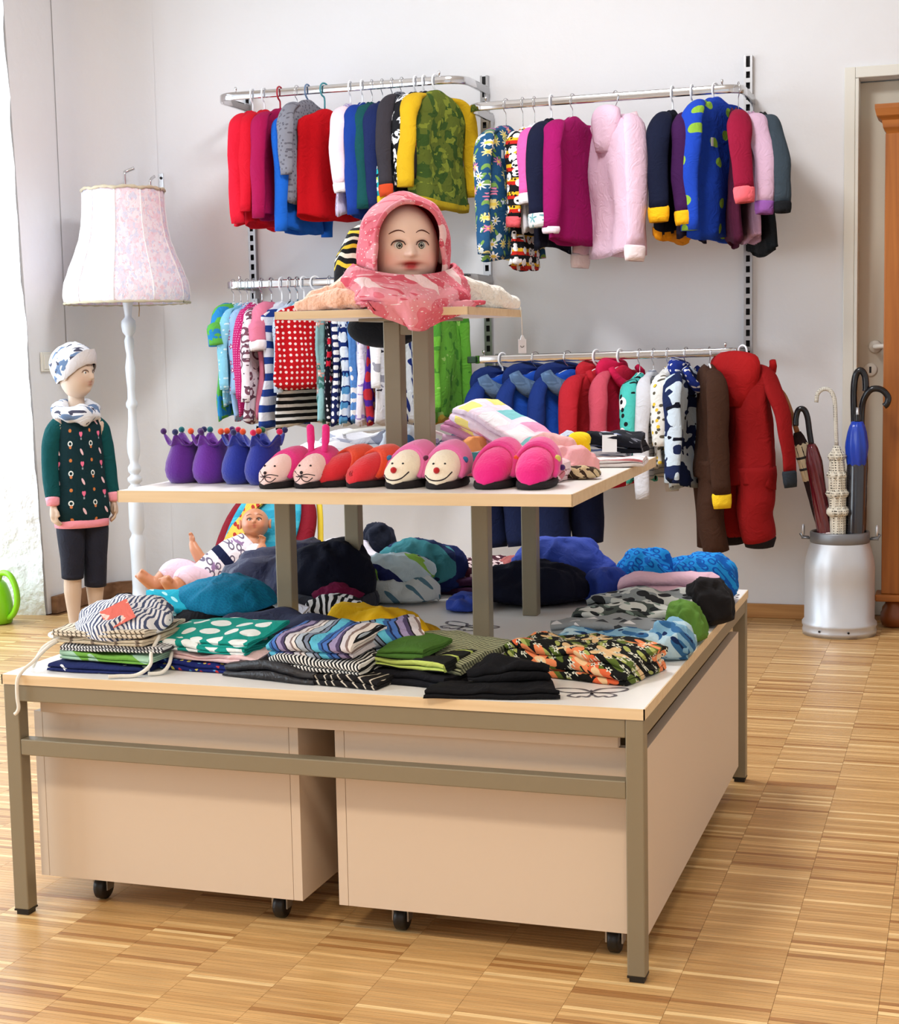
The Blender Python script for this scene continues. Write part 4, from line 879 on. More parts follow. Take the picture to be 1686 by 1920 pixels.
umbrella((CX+.05, CY-.03, .058), (CX+.062, CY-.055, .775), [(0, .012), (.3, .02), (.76, .024), (.80, .034), (.88, .038), (.96, .03), (1, .018)], bluec, [(CX+.062, CY-.055, .775), (CX+.062, CY-.055, .785), (CX+.062, CY-.055, .795), (CX+.062, CY-.055, .80)], blackg, 'bright blue folded umbrella bunched in front of the black ones', .010, lambda t, q, Ln, c: mk('film_sleeve', *xf(lathe([(.02, 0), (.033, .05*Ln), (.0335, .78*Ln), (.03, .79*Ln)], 22, caps=(False, False)), q), blk, c))

# ------------------------------------------------------------------ pine cupboard by the door
cb = empty('cupboard', (0.205, 3.46, 0), 0, 'tall stained pine cupboard with bun feet and cornice at the right edge', 'cupboard')
obox('side_panel', 0.0, 0.022, -.0, .17, .125, 1.80, M['pine_z'], cb, .002)
obox('front_stile', 0.0, 0.07, -.022, .0, .125, 1.80, M['pine_z'], cb, .003)
obox('door_panel', .072, .388, -.02, -.002, .14, 1.79, M['pine_z'], cb, .003)
obox('door_panel', .391, .708, -.02, -.002, .14, 1.79, M['pine_z'], cb, .003)
obox('front_stile', .71, .78, -.022, .0, .125, 1.80, M['pine_z'], cb, .003)
obox('back_panel', .022, .758, .155, .17, .125, 1.80, M['pine_x'], cb)
obox('side_panel', .758, .78, -.0, .17, .125, 1.80, M['pine_z'], cb, .002)
obox('base_moulding', -.022, .80, -.04, .08, .098, .125, M['pine_x'], cb, .006)
cor = [(-.005, 1.80), (.008, 1.82), (.012, 1.845), (.03, 1.86), (.036, 1.885), (.036, 1.90)]
mk('cornice', *loft([[(-o, -.022-o, z), (.78+o, -.022-o, z), (.78+o, .08, z), (-o, .08, z)] for o, z in cor]), M['pine_x'], cb, False)
for (fx, fy) in ((.045, -.0), (.73, -.0), (.045, .12), (.73, .12)):
    mk('bun_foot', *lathe([(.03, .0), (.042, .008), (.05, .03), (.047, .055), (.032, .075), (.03, .098)], 24, (fx, fy, 0)), plain('dark_pine_foot', rgb(128, 66, 24), .35, None, .1, 20), cb)
mk('knob', *xf(lathe([(.007, 0), (.007, .012), (.014, .018), (.013, .028), (.0, .03)], 16), Matrix.Translation((.37, -.02, .98)) @ Matrix.Rotation(pi/2, 4, 'X')), M['pine_z'], cb)

# ------------------------------------------------------------------ folded clothes, hats
def noise3(p, f, seed): return noise.noise(Vector((p[0]*f+seed*3.1, p[1]*f-seed*1.7, p[2]*f+seed*.9)))
def folded(name, x, y, z, rz, w, d, layers, th, mat, label, cat='clothing', group=None, amp=.006, droop=.4, skew=0.0, taper=0.0, tilt=(0, 0), seed=None, parts=None, lift=0.0):
    """a piece of clothing folded into layers: serpentine profile extruded sideways, softened with noise"""
    seed = seed if seed is not None else (hash(label) % 97 if False else sum(map(ord, label)) % 97)
    t = empty(name, (x, y, z), radians(rz), label, cat, group)
    if tilt != (0, 0): t.rotation_euler = (radians(tilt[0]), radians(tilt[1]), radians(rz))
    path = []; ny = 9
    for i in range(layers):
        zz = th*(i+.5); ins = .012*((i*37 % 5)/5)
        ys = [(-d/2+ins+(d-ins*1.6)*k/(ny-1)) for k in range(ny)]
        if i % 2: ys = ys[::-1]
        path += [(yy, zz) for yy in ys]
        if i < layers-1:
            e = ys[-1]; s = 1 if i % 2 == 0 else -1
            for a in (-50, 0, 50): path.append((e+s*th*.5*cos(radians(a)), zz+th*.5+th*.5*sin(radians(a))))
    prof = []; m = len(path); h = th*.42
    L_, R_ = [], []
    for i in range(m):
        a, b = path[max(i-1, 0)], path[min(i+1, m-1)]; tx, tz = b[0]-a[0], b[1]-a[1]; l = math.hypot(tx, tz) or 1
        nx, nz = -tz/l, tx/l
        L_.append((path[i][0]+nx*h, path[i][1]+nz*h)); R_.append((path[i][0]-nx*h, path[i][1]-nz*h))
    prof = L_+R_[::-1]; H_ = layers*th; nx_ = 15; rings = []
    for k in range(nx_):
        u = -1+2*k/(nx_-1); rg = []
        sq = sqrt(max(0, 1-abs(u)**7))*.25+.75
        for (py, pz) in prof:
            X = u*w/2*(1-taper*(py/d+.5)); Y = py*(1-.04*abs(u)**3)+skew*X
            f = pz/H_
            Z = pz*(1-(1-sq)*droop)*(1-.22*droop*abs(u)**4-.2*droop*(abs(py)/(d/2))**4)
            nzv = noise3((X, Y, pz*.6), 13, seed)*amp+noise3((X, Y, pz), 30, seed+5)*amp*.5
            Z += nzv*(.3+f*1.2)+lift*f*(.5+.5*u)
            X += noise3((X, Y, pz*3), 11, seed+9)*amp*1.1; Y += noise3((X, Y, pz*3), 12, seed+13)*amp*1.1
            rg.append((X, Y, max(.0006+f*.002, Z)))
        rings.append(rg)
    mk('folded_cloth', *loft(rings, (False, False)), mat, t)
    c0, c1 = rings[0], rings[-1]
    for nm, r, fl in (('side_edge', c0, False), ('side_edge', c1, True)):
        n = len(r)//2; vs = list(r); fs = []
        for i in range(n-1): q = (i, i+1, len(r)-2-i, len(r)-1-i); fs.append(q if fl else q[::-1])
        mk(nm, vs, fs, mat, t)
    return t
def soft(name, x, y, z, rz, rx, ry, rh, mat, label, cat='hat', group=None, amp=.010, folds=5, fold=.10, band=None, bandmat=None, seed=None, flat=.35, tilt=(0, 0), part='crown', tail=0.0, freq=14):
    """soft lying cap or bundle: flattened dome with folds, optional rolled band"""
    seed = seed if seed is not None else sum(map(ord, label)) % 91
    t = empty(name, (x, y, z), radians(rz), label, cat, group)
    if tilt != (0, 0): t.rotation_euler = (radians(tilt[0]), radians(tilt[1]), radians(rz))
    nu, nv = 64, 30; rings = []
    for i in range(1, nv):
        a = pi*i/nv; zc = -cos(a); r = sin(a)
        rg = []
        for j in range(nu):
            b = 2*pi*j/nu; fo = 1+fold*sin(folds*b+seed+zc*2)*(.4+.6*max(0, zc))+.05*sin(2*b+seed)
            zz = zc if zc > 0 else zc*flat
            X, Y, Z = rx*r**.8*fo*cos(b)*(1+tail*max(0, -cos(b))), ry*r**.8*fo*sin(b), rh*(zz*.86+flat*.86)
            rdg = 1-abs(noise3((X, Y*1.3, Z*.6), freq*1.5, seed+21))*3.2; rdg2 = 1-abs(noise3((X, Y, Z), freq*3, seed+31))*3.2
            k = noise3((X, Y, Z), freq, seed)*amp+rdg*amp*.42+rdg2*amp*.16-amp*.2
            X += k*cos(b)*1.2; Y += k*sin(b)*1.2; Z += k*(1 if zc > -.3 else .2)
            rg.append((X, Y, max(.001, Z)))
        rings.append(rg)
    mk(part, *loft(rings), mat, t)
    if band:
        pts = []
        for j in range(41):
            b = 2*pi*j/40; fo = 1+fold*.4*sin(folds*b+seed)
            pts.append((rx*1.0*fo*cos(b), ry*1.0*fo*sin(b), band+.004*sin(3*b+seed)))
        mk('band', *tube(pts, [(band, band*.55)]*41, 10, caps=(False, False)), bandmat or mat, t)
    return t
T0 = H+.0008
GT = 'clothes laid out on the display table'
XY = 'xy'
denim_stripe = stripes('white_navy_fine_stripe', .0085, [(.55, rgb(232, 232, 236)), (.45, rgb(74, 84, 116))], 'u', XY, warp=.02)
beige_stripe = stripes('beige_brown_stripe', .010, [(.7, rgb(222, 210, 190)), (.3, rgb(104, 92, 80))], 'u', XY, warp=.012)
plaid = pat('beige_plaid', rgb(196, 182, 158), [('square', 40, .36, rgb(212, 200, 178), 0.0), ('stripe', .05, [(0, rgb(196, 182, 158)), (.85, rgb(120, 104, 90))], 'u')], XY, warp=.01)
# stack 1: drawstring bags at the left front corner
navyprint = pat('navy_white_anchor_print', rgb(34, 44, 96), [('blob', 22, .60, WHT)], XY)
folded('folded_cloth_bag', -1.055, .125, T0, 3, .205, .165, 3, .006, navyprint, 'navy and white print cloth bag, lowest in the left front stack', 'bag', 'cloth bags stacked at the left front corner')
folded('folded_cloth_bag', -1.035, .125, T0+.020, -4, .20, .15, 3, .0055, pat('mint_green_cloth', rgb(168, 206, 180), [('blob', 6, .55, rgb(112, 168, 70))], XY), 'mint and green cloth bag, second from below in the left front stack', 'bag', 'cloth bags stacked at the left front corner')
folded('folded_cloth_bag', -1.035, .14, T0+.038, 4, .21, .16, 2, .006, stripes('black_white_ticking', .007, [(.5, rgb(226, 226, 226)), (.5, rgb(60, 60, 66))], 'u', XY), 'black and white ticking cloth bag in the left front stack', 'bag', 'cloth bags stacked at the left front corner')
folded('folded_cloth_bag', -1.055, .145, T0+.051, -3, .205, .17, 2, .006, plaid, 'beige plaid cloth bag in the left front stack', 'bag', 'cloth bags stacked at the left front corner')
folded('folded_cloth_bag', -1.06, .15, T0+.064, 2, .20, .175, 2, .006, beige_stripe, 'beige striped cloth bag under the top bag of the left stack', 'bag', 'cloth bags stacked at the left front corner')
tb = soft('cloth_bag', -1.050, .16, T0+.074, 4, .102, .100, .034, denim_stripe, 'white and navy striped drawstring bag with coral patch on top of the left stack', 'bag', 'cloth bags stacked at the left front corner', amp=.007, fold=.03, flat=.3, part='pouch', tilt=(13, 0))
mk('patch', *box(-.028, .028, -.028, .028, 0, .0012, .0004), pat('coral_patch_print', rgb(226, 116, 104), [('blob', 40, .6, rgb(244, 206, 196))], XY), tb, False).matrix_local = Matrix.Translation((.012, -.048, .0395)) @ Matrix.Rotation(radians(28), 4, 'X') @ Matrix.Rotation(radians(38), 4, 'Z')
cordm = plain('white_cotton_cord', rgb(232, 228, 218), .9, (500, .6, .001))
for i, (pts, lb) in enumerate((([(-1.135, .10, .53), (-1.155, .055, .515), (-1.170, .02, .49), (-1.180, .004, .478), (-1.186, -.008, .462), (-1.187, -.010, .43), (-1.185, -.010, .41), (-1.189, -.010, .400), (-1.194, -.010, .396)], 'white cotton cord hanging over the front table edge'),
                               ([(-1.14, .08, .53), (-1.165, .06, .515), (-1.175, .05, .50), (-1.185, .045, .478), (-1.195, .06, .474)], 'short white cotton cord beside the left stack'),
                               ([(-.955, .12, .53), (-.945, .07, .51), (-.935, .045, .49), (-.955, .03, .474), (-.985, .015, .4735), (-1.0, .005, .4735)], 'knotted white cotton cord in front of the left stack'),
                               ([(-.93, .12, .50), (-.915, .08, .485), (-.92, .06, .474), (-.94, .045, .4735)], 'white cotton cord end between the two left stacks'))):
    tag(mk('drawstring_cord', *tube(smoothpath(pts, 6), .0036, 8), cordm), lb, 'cord', 'cotton cords of the cloth bags')
# stack 2: teal dots
teal_dot = pat('teal_white_polka_dot', rgb(22, 150, 138), [('dot', 21, .34, rgb(238, 242, 240), .12)], XY)
folded('folded_trousers', -.865, .165, T0, -5, .225, .13, 2, .0085, pat('navy_confetti_print', rgb(28, 40, 110), [('dot', 60, .2, [rgb(200, 60, 60), rgb(210, 200, 90), rgb(90, 150, 200)], .9)], XY), 'navy confetti print trousers, lowest of the second stack', 'trousers', GT)
folded('folded_shirt', -.835, .170, T0+.017, -10, .20, .12, 2, .008, cl(238, 204, 204), 'pale pink knitted shirt in the second stack', 'shirt', GT, amp=.008)
folded('folded_shirt', -.865, .175, T0+.034, -8, .215, .13, 3, .006, teal_dot, 'lower teal shirt with white polka dots in the second stack', 'shirt', GT)
folded('folded_shirt', -.86, .185, T0+.053, -9, .225, .14, 2, .0065, teal_dot, 'upper teal shirt with large white polka dots on the second stack', 'shirt', GT, tilt=(10, -3), droop=.3)
folded('folded_trousers', -.80, .335, T0, -14, .27, .13, 3, .020, cl(44, 50, 78), 'dark blue fleece trousers behind the polka dot stack', 'trousers', GT, amp=.016, lift=.01)
folded('folded_trousers', -.73, .30, T0, -30, .12, .10, 2, .020, pat('grey_beige_mottled', rgb(120, 112, 112), [('blob', 20, .52, rgb(54, 56, 76))], XY), 'mottled grey trousers beside the front riser table leg', 'trousers', GT, amp=.014)
# teal cap, black and white pieces at the left
soft('beanie', -1.09, .60, T0, 6, .155, .10, .035, cl(14, 14, 20), 'flat black cap lying under the teal beanie', 'hat', GT, amp=.008)
soft('beanie', -1.05, .60, T0+.024, -12, .130, .085, .068, pat('teal_honeycomb_fleece', rgb(8, 104, 140), [('ring', 80, .36, rgb(10, 116, 150), .1)], XY), 'large teal beanie lying at the left edge of the table', 'hat', GT, amp=.006, fold=.04, tilt=(8, -5))
folded('folded_shirt', -1.165, .555, T0+.034, 30, .11, .09, 2, .012, pat('turquoise_shell_print', rgb(26, 162, 188), [('leaf', 26, .35, rgb(170, 224, 232), .8)], XY), 'turquoise cloth with pale leaves at the left end of the teal beanie', 'clothing', GT, amp=.01, tilt=(18, 10))
folded('folded_shirt', -.885, .53, T0+.01, -38, .11, .10, 2, .010, pat('pale_grey_ombre', rgb(206, 204, 214), [('blob', 8, .58, rgb(120, 104, 116))], XY), 'pale grey shirt propped up beside the teal beanie', 'shirt', GT, amp=.01, tilt=(38, -8))
folded('folded_shirt', -.87, .455, T0, -20, .13, .09, 2, .016, cl(70, 52, 66), 'dusky plum shirt beside the front riser leg', 'shirt', GT, amp=.014)
# navy velvet drape and domes at the back left
soft('velvet_hat', -1.03, .91, T0, 14, .155, .11, .118, plain('navy_velvet', rgb(16, 24, 66), .6, CLOTH_BUMP, .15, 8, sheen=.06), 'draped navy velvet hat in front of the baby doll', 'hat', GT, amp=.022, fold=.07, freq=9)
hb = soft('beanie', -.885, .80, T0, 0, .098, .095, .138, cl(12, 15, 32), 'tall dark navy beanie between the riser legs', 'hat', GT, amp=.010, fold=.03, band=.022, bandmat=cl(54, 56, 66))
soft('beanie', -.815, .665, T0, -10, .075, .055, .05, stripes('black_white_swirl_stripe', .017, [(.5, BLK), (.5, WHT)], 'u', XY, warp=.05), 'black and white striped beanie lying by the yellow hat', 'hat', GT, amp=.008, fold=.05)
soft('beanie', -.845, .73, T0+.035, 0, .06, .04, .035, cl(110, 20, 60), 'dark magenta beanie on the striped beanie', 'hat', GT)
# yellow hat
ye = soft('sun_hat', -.655, .505, T0, -5, .110, .065, .056, cl(236, 186, 26), 'yellow bucket hat behind the striped stack', 'hat', GT, amp=.012, fold=.09, folds=3, tail=.1)
mk('brim', *loft([[((.118+.02*cos(a))*q*cos(a)-.012, .072*q*sin(a)-.006, .004+.012*(q-.9)*8*abs(sin(a*1.5))) for a in [2*pi*j/40 for j in range(40)]] for q in (.75, .85, .95, 1.05, 1.12)]+[[((.118+.02*cos(a))*q*cos(a)-.012, .072*q*sin(a)-.006, .001) for a in [2*pi*j/40 for j in range(40)]] for q in (1.1, .9)], (False, False)), cl(230, 176, 24), ye)
# centre striped stack
multi = stripes('blue_purple_multistripe', .115, [(2, rgb(168, 178, 190)), (.5, BLK), (1, rgb(120, 130, 150)), (.4, BLK), (2.2, rgb(92, 180, 206)), (1, rgb(52, 100, 160)), (.5, rgb(30, 40, 80)), (1.3, rgb(70, 110, 180)), (.5, rgb(24, 26, 40)), (1.6, rgb(150, 136, 172)), (1, rgb(74, 62, 96)), (.4, BLK), (1.5, rgb(206, 200, 204)), (.6, rgb(130, 110, 106)), (1, rgb(222, 214, 208)), (.4, BLK)], 'u', XY, warp=.006)
bwv = stripes('black_white_fine_bars', .0075, [(.5, BLK), (.5, rgb(226, 224, 218))], 'u', XY, warp=.008)
doodle = pat('black_white_doodle', rgb(26, 24, 26), [('ring', 30, .32, rgb(206, 196, 180), .9), ('stripe', .02, [(0, rgb(26, 24, 26)), (.82, rgb(206, 196, 180))], 'u')], XY, warp=.05)
folded('folded_trousers', -.69, .135, T0, -12, .20, .16, 2, .016, plain('black_coated_jersey', rgb(30, 29, 34), .45, CLOTH_BUMP, .1), 'black jersey trousers under the left of the striped stack', 'trousers', GT, amp=.008)
folded('folded_trousers', -.565, .095, T0, -10, .18, .11, 2, .009, doodle, 'black trousers with white doodle print at the stack front', 'trousers', GT)
folded('folded_trousers', -.605, .12, T0+.020, -10, .19, .12, 3, .0085, bwv, 'black and white fine striped trousers under the multicolour pair', 'trousers', GT)
folded('folded_trousers', -.615, .14, T0+.047, -10, .19, .13, 3, .013, multi, 'front pair of blue and purple multistripe trousers', 'trousers', GT, amp=.009, tilt=(6, -4))
folded('folded_trousers', -.545, .215, T0+.040, 24, .16, .15, 3, .015, multi, 'rear pair of blue and purple multistripe trousers folded across', 'trousers', GT, amp=.010, tilt=(4, -7))
# olive stack
olive = stripes('olive_black_fine_stripe', .0075, [(.68, rgb(168, 172, 138)), (.32, rgb(44, 46, 38))], 'v', XY, warp=.004)
folded('folded_trousers', -.435, .135, T0, -14, .165, .12, 2, .012, cl(20, 20, 26), 'black trousers at the bottom of the olive stack', 'trousers', GT)
folded('folded_trousers', -.43, .15, T0+.026, -14, .16, .12, 3, .008, pat('black_lime_edge', rgb(28, 30, 28), [('stripe', .05, [(0, rgb(28, 30, 28)), (.84, rgb(196, 214, 110))], 'v')], XY), 'black trousers with lime edging in the olive stack', 'trousers', GT)
folded('folded_shirt', -.405, .205, T0+.030, -16, .165, .17, 2, .012, olive, 'olive and black fine striped shirt topping the olive stack', 'shirt', GT, tilt=(7, 3), amp=.007)
folded('folded_trousers', -.45, .14, T0+.052, -12, .10, .10, 2, .008, cl(66, 104, 40), 'grass green trousers on the olive stack', 'trousers', GT, tilt=(8, 0))
# stars, black cloth, floral
folded('folded_shirt', -.335, .31, T0, 14, .135, .15, 2, .008, pat('white_black_star_print', rgb(222, 220, 224), [('star', 38, .42, BLK, .25)], XY), 'white shirt with small black stars', 'shirt', GT)
folded('folded_trousers', -.275, .065, T0, 12, .235, .115, 2, .008, cl(17, 17, 21), 'plain black trousers lying at the front edge of the table', 'trousers', GT, taper=.25, amp=.007)
folded('folded_trousers', -.26, .12, T0+.016, 10, .15, .075, 2, .014, cl(17, 17, 21), 'black shorts with raised waistband behind the black trousers', 'shorts', GT, amp=.012, taper=.3)
flo = pat('black_tropical_floral', rgb(20, 20, 18), [('leaf', 20, .5, rgb(92, 110, 44), .9), ('leaf', 30, .4, rgb(170, 176, 96), .9), ('flower', 13, .42, [rgb(232, 106, 64), rgb(226, 190, 140), rgb(240, 140, 90)], .8, 5, rgb(240, 200, 150)), ('flower', 40, .28, rgb(226, 226, 206), .9, 5, BLK)], XY, warp=.012)
folded('folded_shirt', -.165, .27, T0, -16, .255, .165, 4, .014, flo, 'black shirt with orange tropical flowers at the right front', 'shirt', GT, amp=.011)
# right side row
berry = pat('blue_berry_print', rgb(126, 172, 200), [('blob', 16, .54, rgb(180, 208, 220)), ('dot', 22, .3, rgb(48, 100, 150), .8), ('dot', 22, .14, rgb(20, 40, 84), .8)], XY)
folded('folded_shirt', -.125, .435, T0, 8, .25, .11, 3, .015, berry, 'pale blue shirt with blueberry print near the right edge', 'shirt', GT, amp=.012)
soft('rolled_shirt', -.035, .44, T0, 8, .05, .06, .062, berry, 'rolled blueberry print shirt at the right table edge', 'shirt', GT, amp=.012, part='roll')
folded('folded_shirt', -.175, .545, T0, 4, .23, .10, 4, .013, pat('grey_triangle_print', rgb(150, 156, 160), [('tri', 26, .28, [WHT, rgb(60, 64, 70)], .8)], XY), 'grey shirt with small white triangles', 'shirt', GT, amp=.008)
panda2 = pat('grey_green_panda_print', rgb(74, 84, 80), [('dot', 15, .42, rgb(214, 218, 214), .8), ('dot', 26, .26, rgb(36, 42, 44), .9), ('leaf', 22, .3, rgb(130, 150, 140), .8)], XY)
folded('folded_shirt', -.145, .655, T0, 7, .26, .12, 4, .014, panda2, 'dark grey green shirt with pandas on the right side', 'shirt', GT, amp=.012)
soft('rolled_shirt', -.028, .60, T0, 10, .042, .06, .070, pat('leaf_green_cloth', rgb(92, 134, 54), [('blob', 16, .6, rgb(64, 100, 40))], XY), 'rolled leaf green shirt at the right table edge', 'shirt', GT, amp=.014, part='roll')
koala = pat('grey_koala_print', rgb(140, 148, 150), [('blob', 18, .5, rgb(206, 210, 206)), ('dot', 22, .3, rgb(40, 42, 46), .9)], XY)
folded('folded_shirt', -.155, .79, T0, 6, .25, .12, 4, .017, koala, 'grey shirt with koala and leaf print behind the panda shirt', 'shirt', GT, amp=.012)
soft('rolled_shirt', -.018, .80, T0, 10, .05, .07, .085, cl(28, 26, 28), 'rolled black shirt at the right table edge', 'shirt', GT, amp=.014, part='roll')
folded('folded_shirt', -.135, .935, T0, 5, .22, .10, 4, .022, cl(226, 186, 204), 'pale pink shirt in front of the bright blue roll', 'shirt', GT, amp=.010)
ringm = pat('bright_blue_ring_print', rgb(30, 144, 222), [('ring', 42, .3, rgb(14, 84, 176), .5), ('blob', 30, .62, rgb(16, 96, 186))], XY)
soft('rolled_blanket', -.205, 1.09, T0, 4, .085, .065, .105, ringm, 'left one of two bright blue ring print bundles at the back right', 'blanket', GT, amp=.012, part='roll')
soft('rolled_blanket', -.085, 1.09, T0, 4, .095, .065, .098, ringm, 'right one of two bright blue ring print bundles at the back right', 'blanket', GT, amp=.010, part='roll')
# navy and royal hats centre right
royal = plain('royal_blue_jersey', rgb(28, 60, 160), .8, CLOTH_BUMP, .12, 8)
soft('cap', -.455, .985, T0, 8, .135, .10, .085, cl(14, 16, 34), 'flat dark navy cap lying behind the back riser leg', 'hat', GT, amp=.012, fold=.05)
rc = soft('cap', -.415, 1.09, T0, 0, .125, .08, .118, royal, 'royal blue cap with yellow badge behind the navy cap', 'hat', GT, amp=.012, fold=.06)
mk('badge', *xf(lathe([(.0, .0), (.024, 0), (.025, .003), (.02, .005), (0, .005)], 20, caps=(False, False)), Matrix.Translation((0.0, -.045, .102)) @ Matrix.Rotation(radians(42), 4, 'X')), pat('yellow_green_badge', rgb(190, 184, 60), [('blob', 60, .5, rgb(40, 50, 30))], XY), rc)
soft('cap', -.585, .86, T0, 10, .045, .06, .032, royal, 'small royal blue cap beside the back riser leg', 'hat', GT, amp=.008)
soft('cap', -.29, 1.02, T0, 0, .05, .06, .075, royal, 'small royal blue cap left of the bright blue bundles', 'hat', GT, amp=.012)
# maroon flowers, teal beanies, white stack at the back
mar_f = pat('maroon_white_flower_print', rgb(62, 16, 34), [('flower', 20, .42, rgb(232, 208, 206), .6, 5, rgb(62, 16, 34)), ('leaf', 34, .4, rgb(226, 200, 200), .9)], XY)
folded('folded_shirt', -.625, 1.15, T0, 4, .20, .10, 3, .026, mar_f, 'maroon shirt with white flowers at the back of the table', 'shirt', GT, amp=.010)
folded('folded_shirt', -.66, 1.09, T0, 4, .11, .06, 2, .020, cl(52, 20, 48), 'dark purple shirt below the maroon flower shirt', 'shirt', GT)
soft('beanie', -.535, 1.12, T0+.02, 20, .05, .05, .06, cl(178, 100, 96), 'rust pink beanie beside the maroon flower shirt', 'hat', GT, amp=.012)
whg = pat('white_green_navy_print', rgb(196, 216, 224), [('blob', 10, .56, rgb(30, 38, 92)), ('blob', 12, .60, rgb(146, 196, 80))], XY)
soft('beanie', -.775, .935, T0, 8, .105, .065, .055, pat('white_mountain_print', rgb(214, 224, 226), [('leaf', 18, .4, rgb(90, 130, 150), .8)], XY), 'white beanie with blue grey print at the bottom of the rear pile', 'hat', GT, amp=.008, fold=.05)
soft('beanie', -.79, .955, T0+.042, 0, .095, .06, .062, whg, 'white, navy and green print beanie on the rear pile', 'hat', GT, amp=.010, fold=.06)
soft('beanie', -.775, 1.06, T0+.02, 0, .10, .065, .105, pat('teal_navy_beanie_cloth', rgb(60, 128, 136), [('blob', 9, .52, rgb(24, 38, 76))], XY), 'teal and navy beanie at the top of the rear pile', 'hat', GT, amp=.012, fold=.06)
soft('beanie', -.70, 1.09, T0, 0, .05, .05, .10, cl(24, 36, 84), 'dark blue beanie leaning behind the teal one', 'hat', GT, amp=.01)
folded('folded_shirt', -.935, 1.07, T0, 20, .15, .11, 3, .024, pat('sage_white_print', rgb(150, 176, 170), [('blob', 22, .56, rgb(30, 40, 44)), ('ring', 30, .3, WHT, .8)], XY), 'sage green print shirt under the white one at the back', 'shirt', GT, amp=.012)
folded('folded_shirt', -.945, 1.08, T0+.075, 26, .14, .10, 3, .016, pat('white_lilac_print_2', rgb(234, 228, 238), [('blob', 18, .62, rgb(170, 150, 200))], XY), 'white and lilac shirt piled up behind the riser leg', 'shirt', GT, amp=.014, tilt=(0, 10))
soft('beanie', -.90, 1.14, T0+.02, 0, .05, .05, .125, cl(30, 34, 50), 'dark beanie behind the white and lilac shirt', 'hat', GT)

# ------------------------------------------------------------------ clothes on the riser table
T1 = RZ+.0008; GM = 'clothes laid out on the riser table'
coral = stripes('coral_white_stripe', .010, [(.5, rgb(236, 170, 160)), (.5, rgb(244, 234, 232))], 'u', XY, warp=.01)
folded('folded_shirt', -.80, .50, T1, 6, .20, .12, 3, .013, coral, 'coral and white striped shirt behind the slippers', 'shirt', GM, amp=.008)
folded('folded_shirt', -.80, .62, T1, 0, .22, .15, 4, .013, pat('white_soft_print', rgb(228, 228, 236), [('blob', 20, .6, rgb(200, 208, 226))], XY), 'white jersey shirt with faint print on the left of the riser table', 'shirt', GM, amp=.014)
folded('folded_shirt', -.76, .76, T1, -8, .24, .16, 4, .019, pat('grey_white_cloth', rgb(206, 208, 218), [('blob', 14, .58, rgb(150, 156, 176))], XY), 'pale grey shirt with white piping behind the rabbit slippers', 'shirt', GM, amp=.016)
soft('bundled_shirt', -.66, .66, T1, 0, .06, .06, .080, pat('blue_white_drops', rgb(214, 224, 236), [('blob', 18, .54, rgb(70, 110, 160))], XY), 'blue and white bundled shirt behind the red slippers', 'shirt', GM, amp=.016, part='bundle')
mk_p = mk('piping_cord', *tube(smoothpath([(-.85, .80, .868), (-.80, .72, .884), (-.70, .70, .893), (-.62, .74, .885), (-.585, .79, .86), (-.60, .82, .835)], 6), .004, 8), cordm); tag(mk_p, 'white waistband cord looping over the pale grey shirt', 'cord')
folded('folded_shirt', -.60, .56, T1, 10, .14, .12, 3, .011, cl(206, 208, 226), 'lilac grey shirt beside the shelf post', 'shirt', GM, amp=.010)
soft('toy_bear', -.565, .74, T1, 0, .03, .03, .045, cl(206, 128, 44), 'small orange brown plush between the shelf posts', 'toy', GM, part='body')
folded('folded_shirt', -.49, .60, T1, 0, .13, .12, 3, .012, cl(226, 226, 236), 'white shirt behind the clown slippers', 'shirt', GM, amp=.012)
folded('folded_shirt', -.57, .93, T1, 0, .15, .10, 3, .022, pat('dark_teal_dot_cloth', rgb(26, 54, 74), [('dot', 40, .2, rgb(110, 150, 160), .6)], XY), 'dark teal dotted shirt at the back of the riser table', 'shirt', GM, amp=.012)
folded('folded_shirt', -.44, .56, T1, 6, .12, .10, 3, .017, pat('white_teal_flower_print', rgb(214, 230, 236), [('blob', 18, .54, rgb(64, 130, 140)), ('blob', 26, .64, rgb(200, 90, 110))], XY), 'white shirt with teal leaves behind the hot pink slippers', 'shirt', GM, amp=.012)
past = pat('pastel_patch_print', rgb(246, 222, 234), [('square', 14, .34, [rgb(130, 200, 204), rgb(250, 226, 130), rgb(232, 160, 196), rgb(244, 240, 244)], .3)], XY)
folded('folded_blanket', -.435, .74, T1+.052, -28, .27, .12, 4, .013, past, 'pastel patchwork blanket slanting up on the pink pile', 'blanket', GM, amp=.006, tilt=(8, 22))
for k, (c_, lb) in enumerate((((240, 168, 196), 'rose pink shirt lowest in the tilted pink pile'), ((236, 190, 214), 'light pink shirt in the middle of the tilted pink pile'), ((214, 142, 176), 'dusky pink shirt high in the tilted pink pile'))):
    folded('folded_shirt', -.505+.012*k, .78-.006*k, T1+.030*k, -22, .19, .13, 2, .015, cl(*c_), lb, 'shirt', GM, amp=.010, tilt=(4, 6+5*k))
soft('bundled_shirt', -.50, .70, T1+.03, 0, .035, .04, .035, cl(240, 160, 100), 'small orange shirt in the tilted pink pile', 'shirt', GM, part='bundle')
folded('folded_trousers', -.385, .92, T1, -6, .16, .10, 3, .018, pat('black_cream_edge', rgb(24, 24, 30), [('blob', 10, .64, rgb(226, 206, 180))], XY), 'black trousers with cream edge at the back of the riser table', 'trousers', GM)
folded('folded_shirt', -.295, .93, T1, 6, .15, .11, 4, .016, stripes('blue_white_fine_stripe', .012, [(.55, rgb(226, 230, 240)), (.45, rgb(96, 114, 160))], 'v', XY, warp=.008), 'blue and white striped shirt on the right of the riser table', 'shirt', GM, amp=.012)
pk = cl(244, 176, 180)
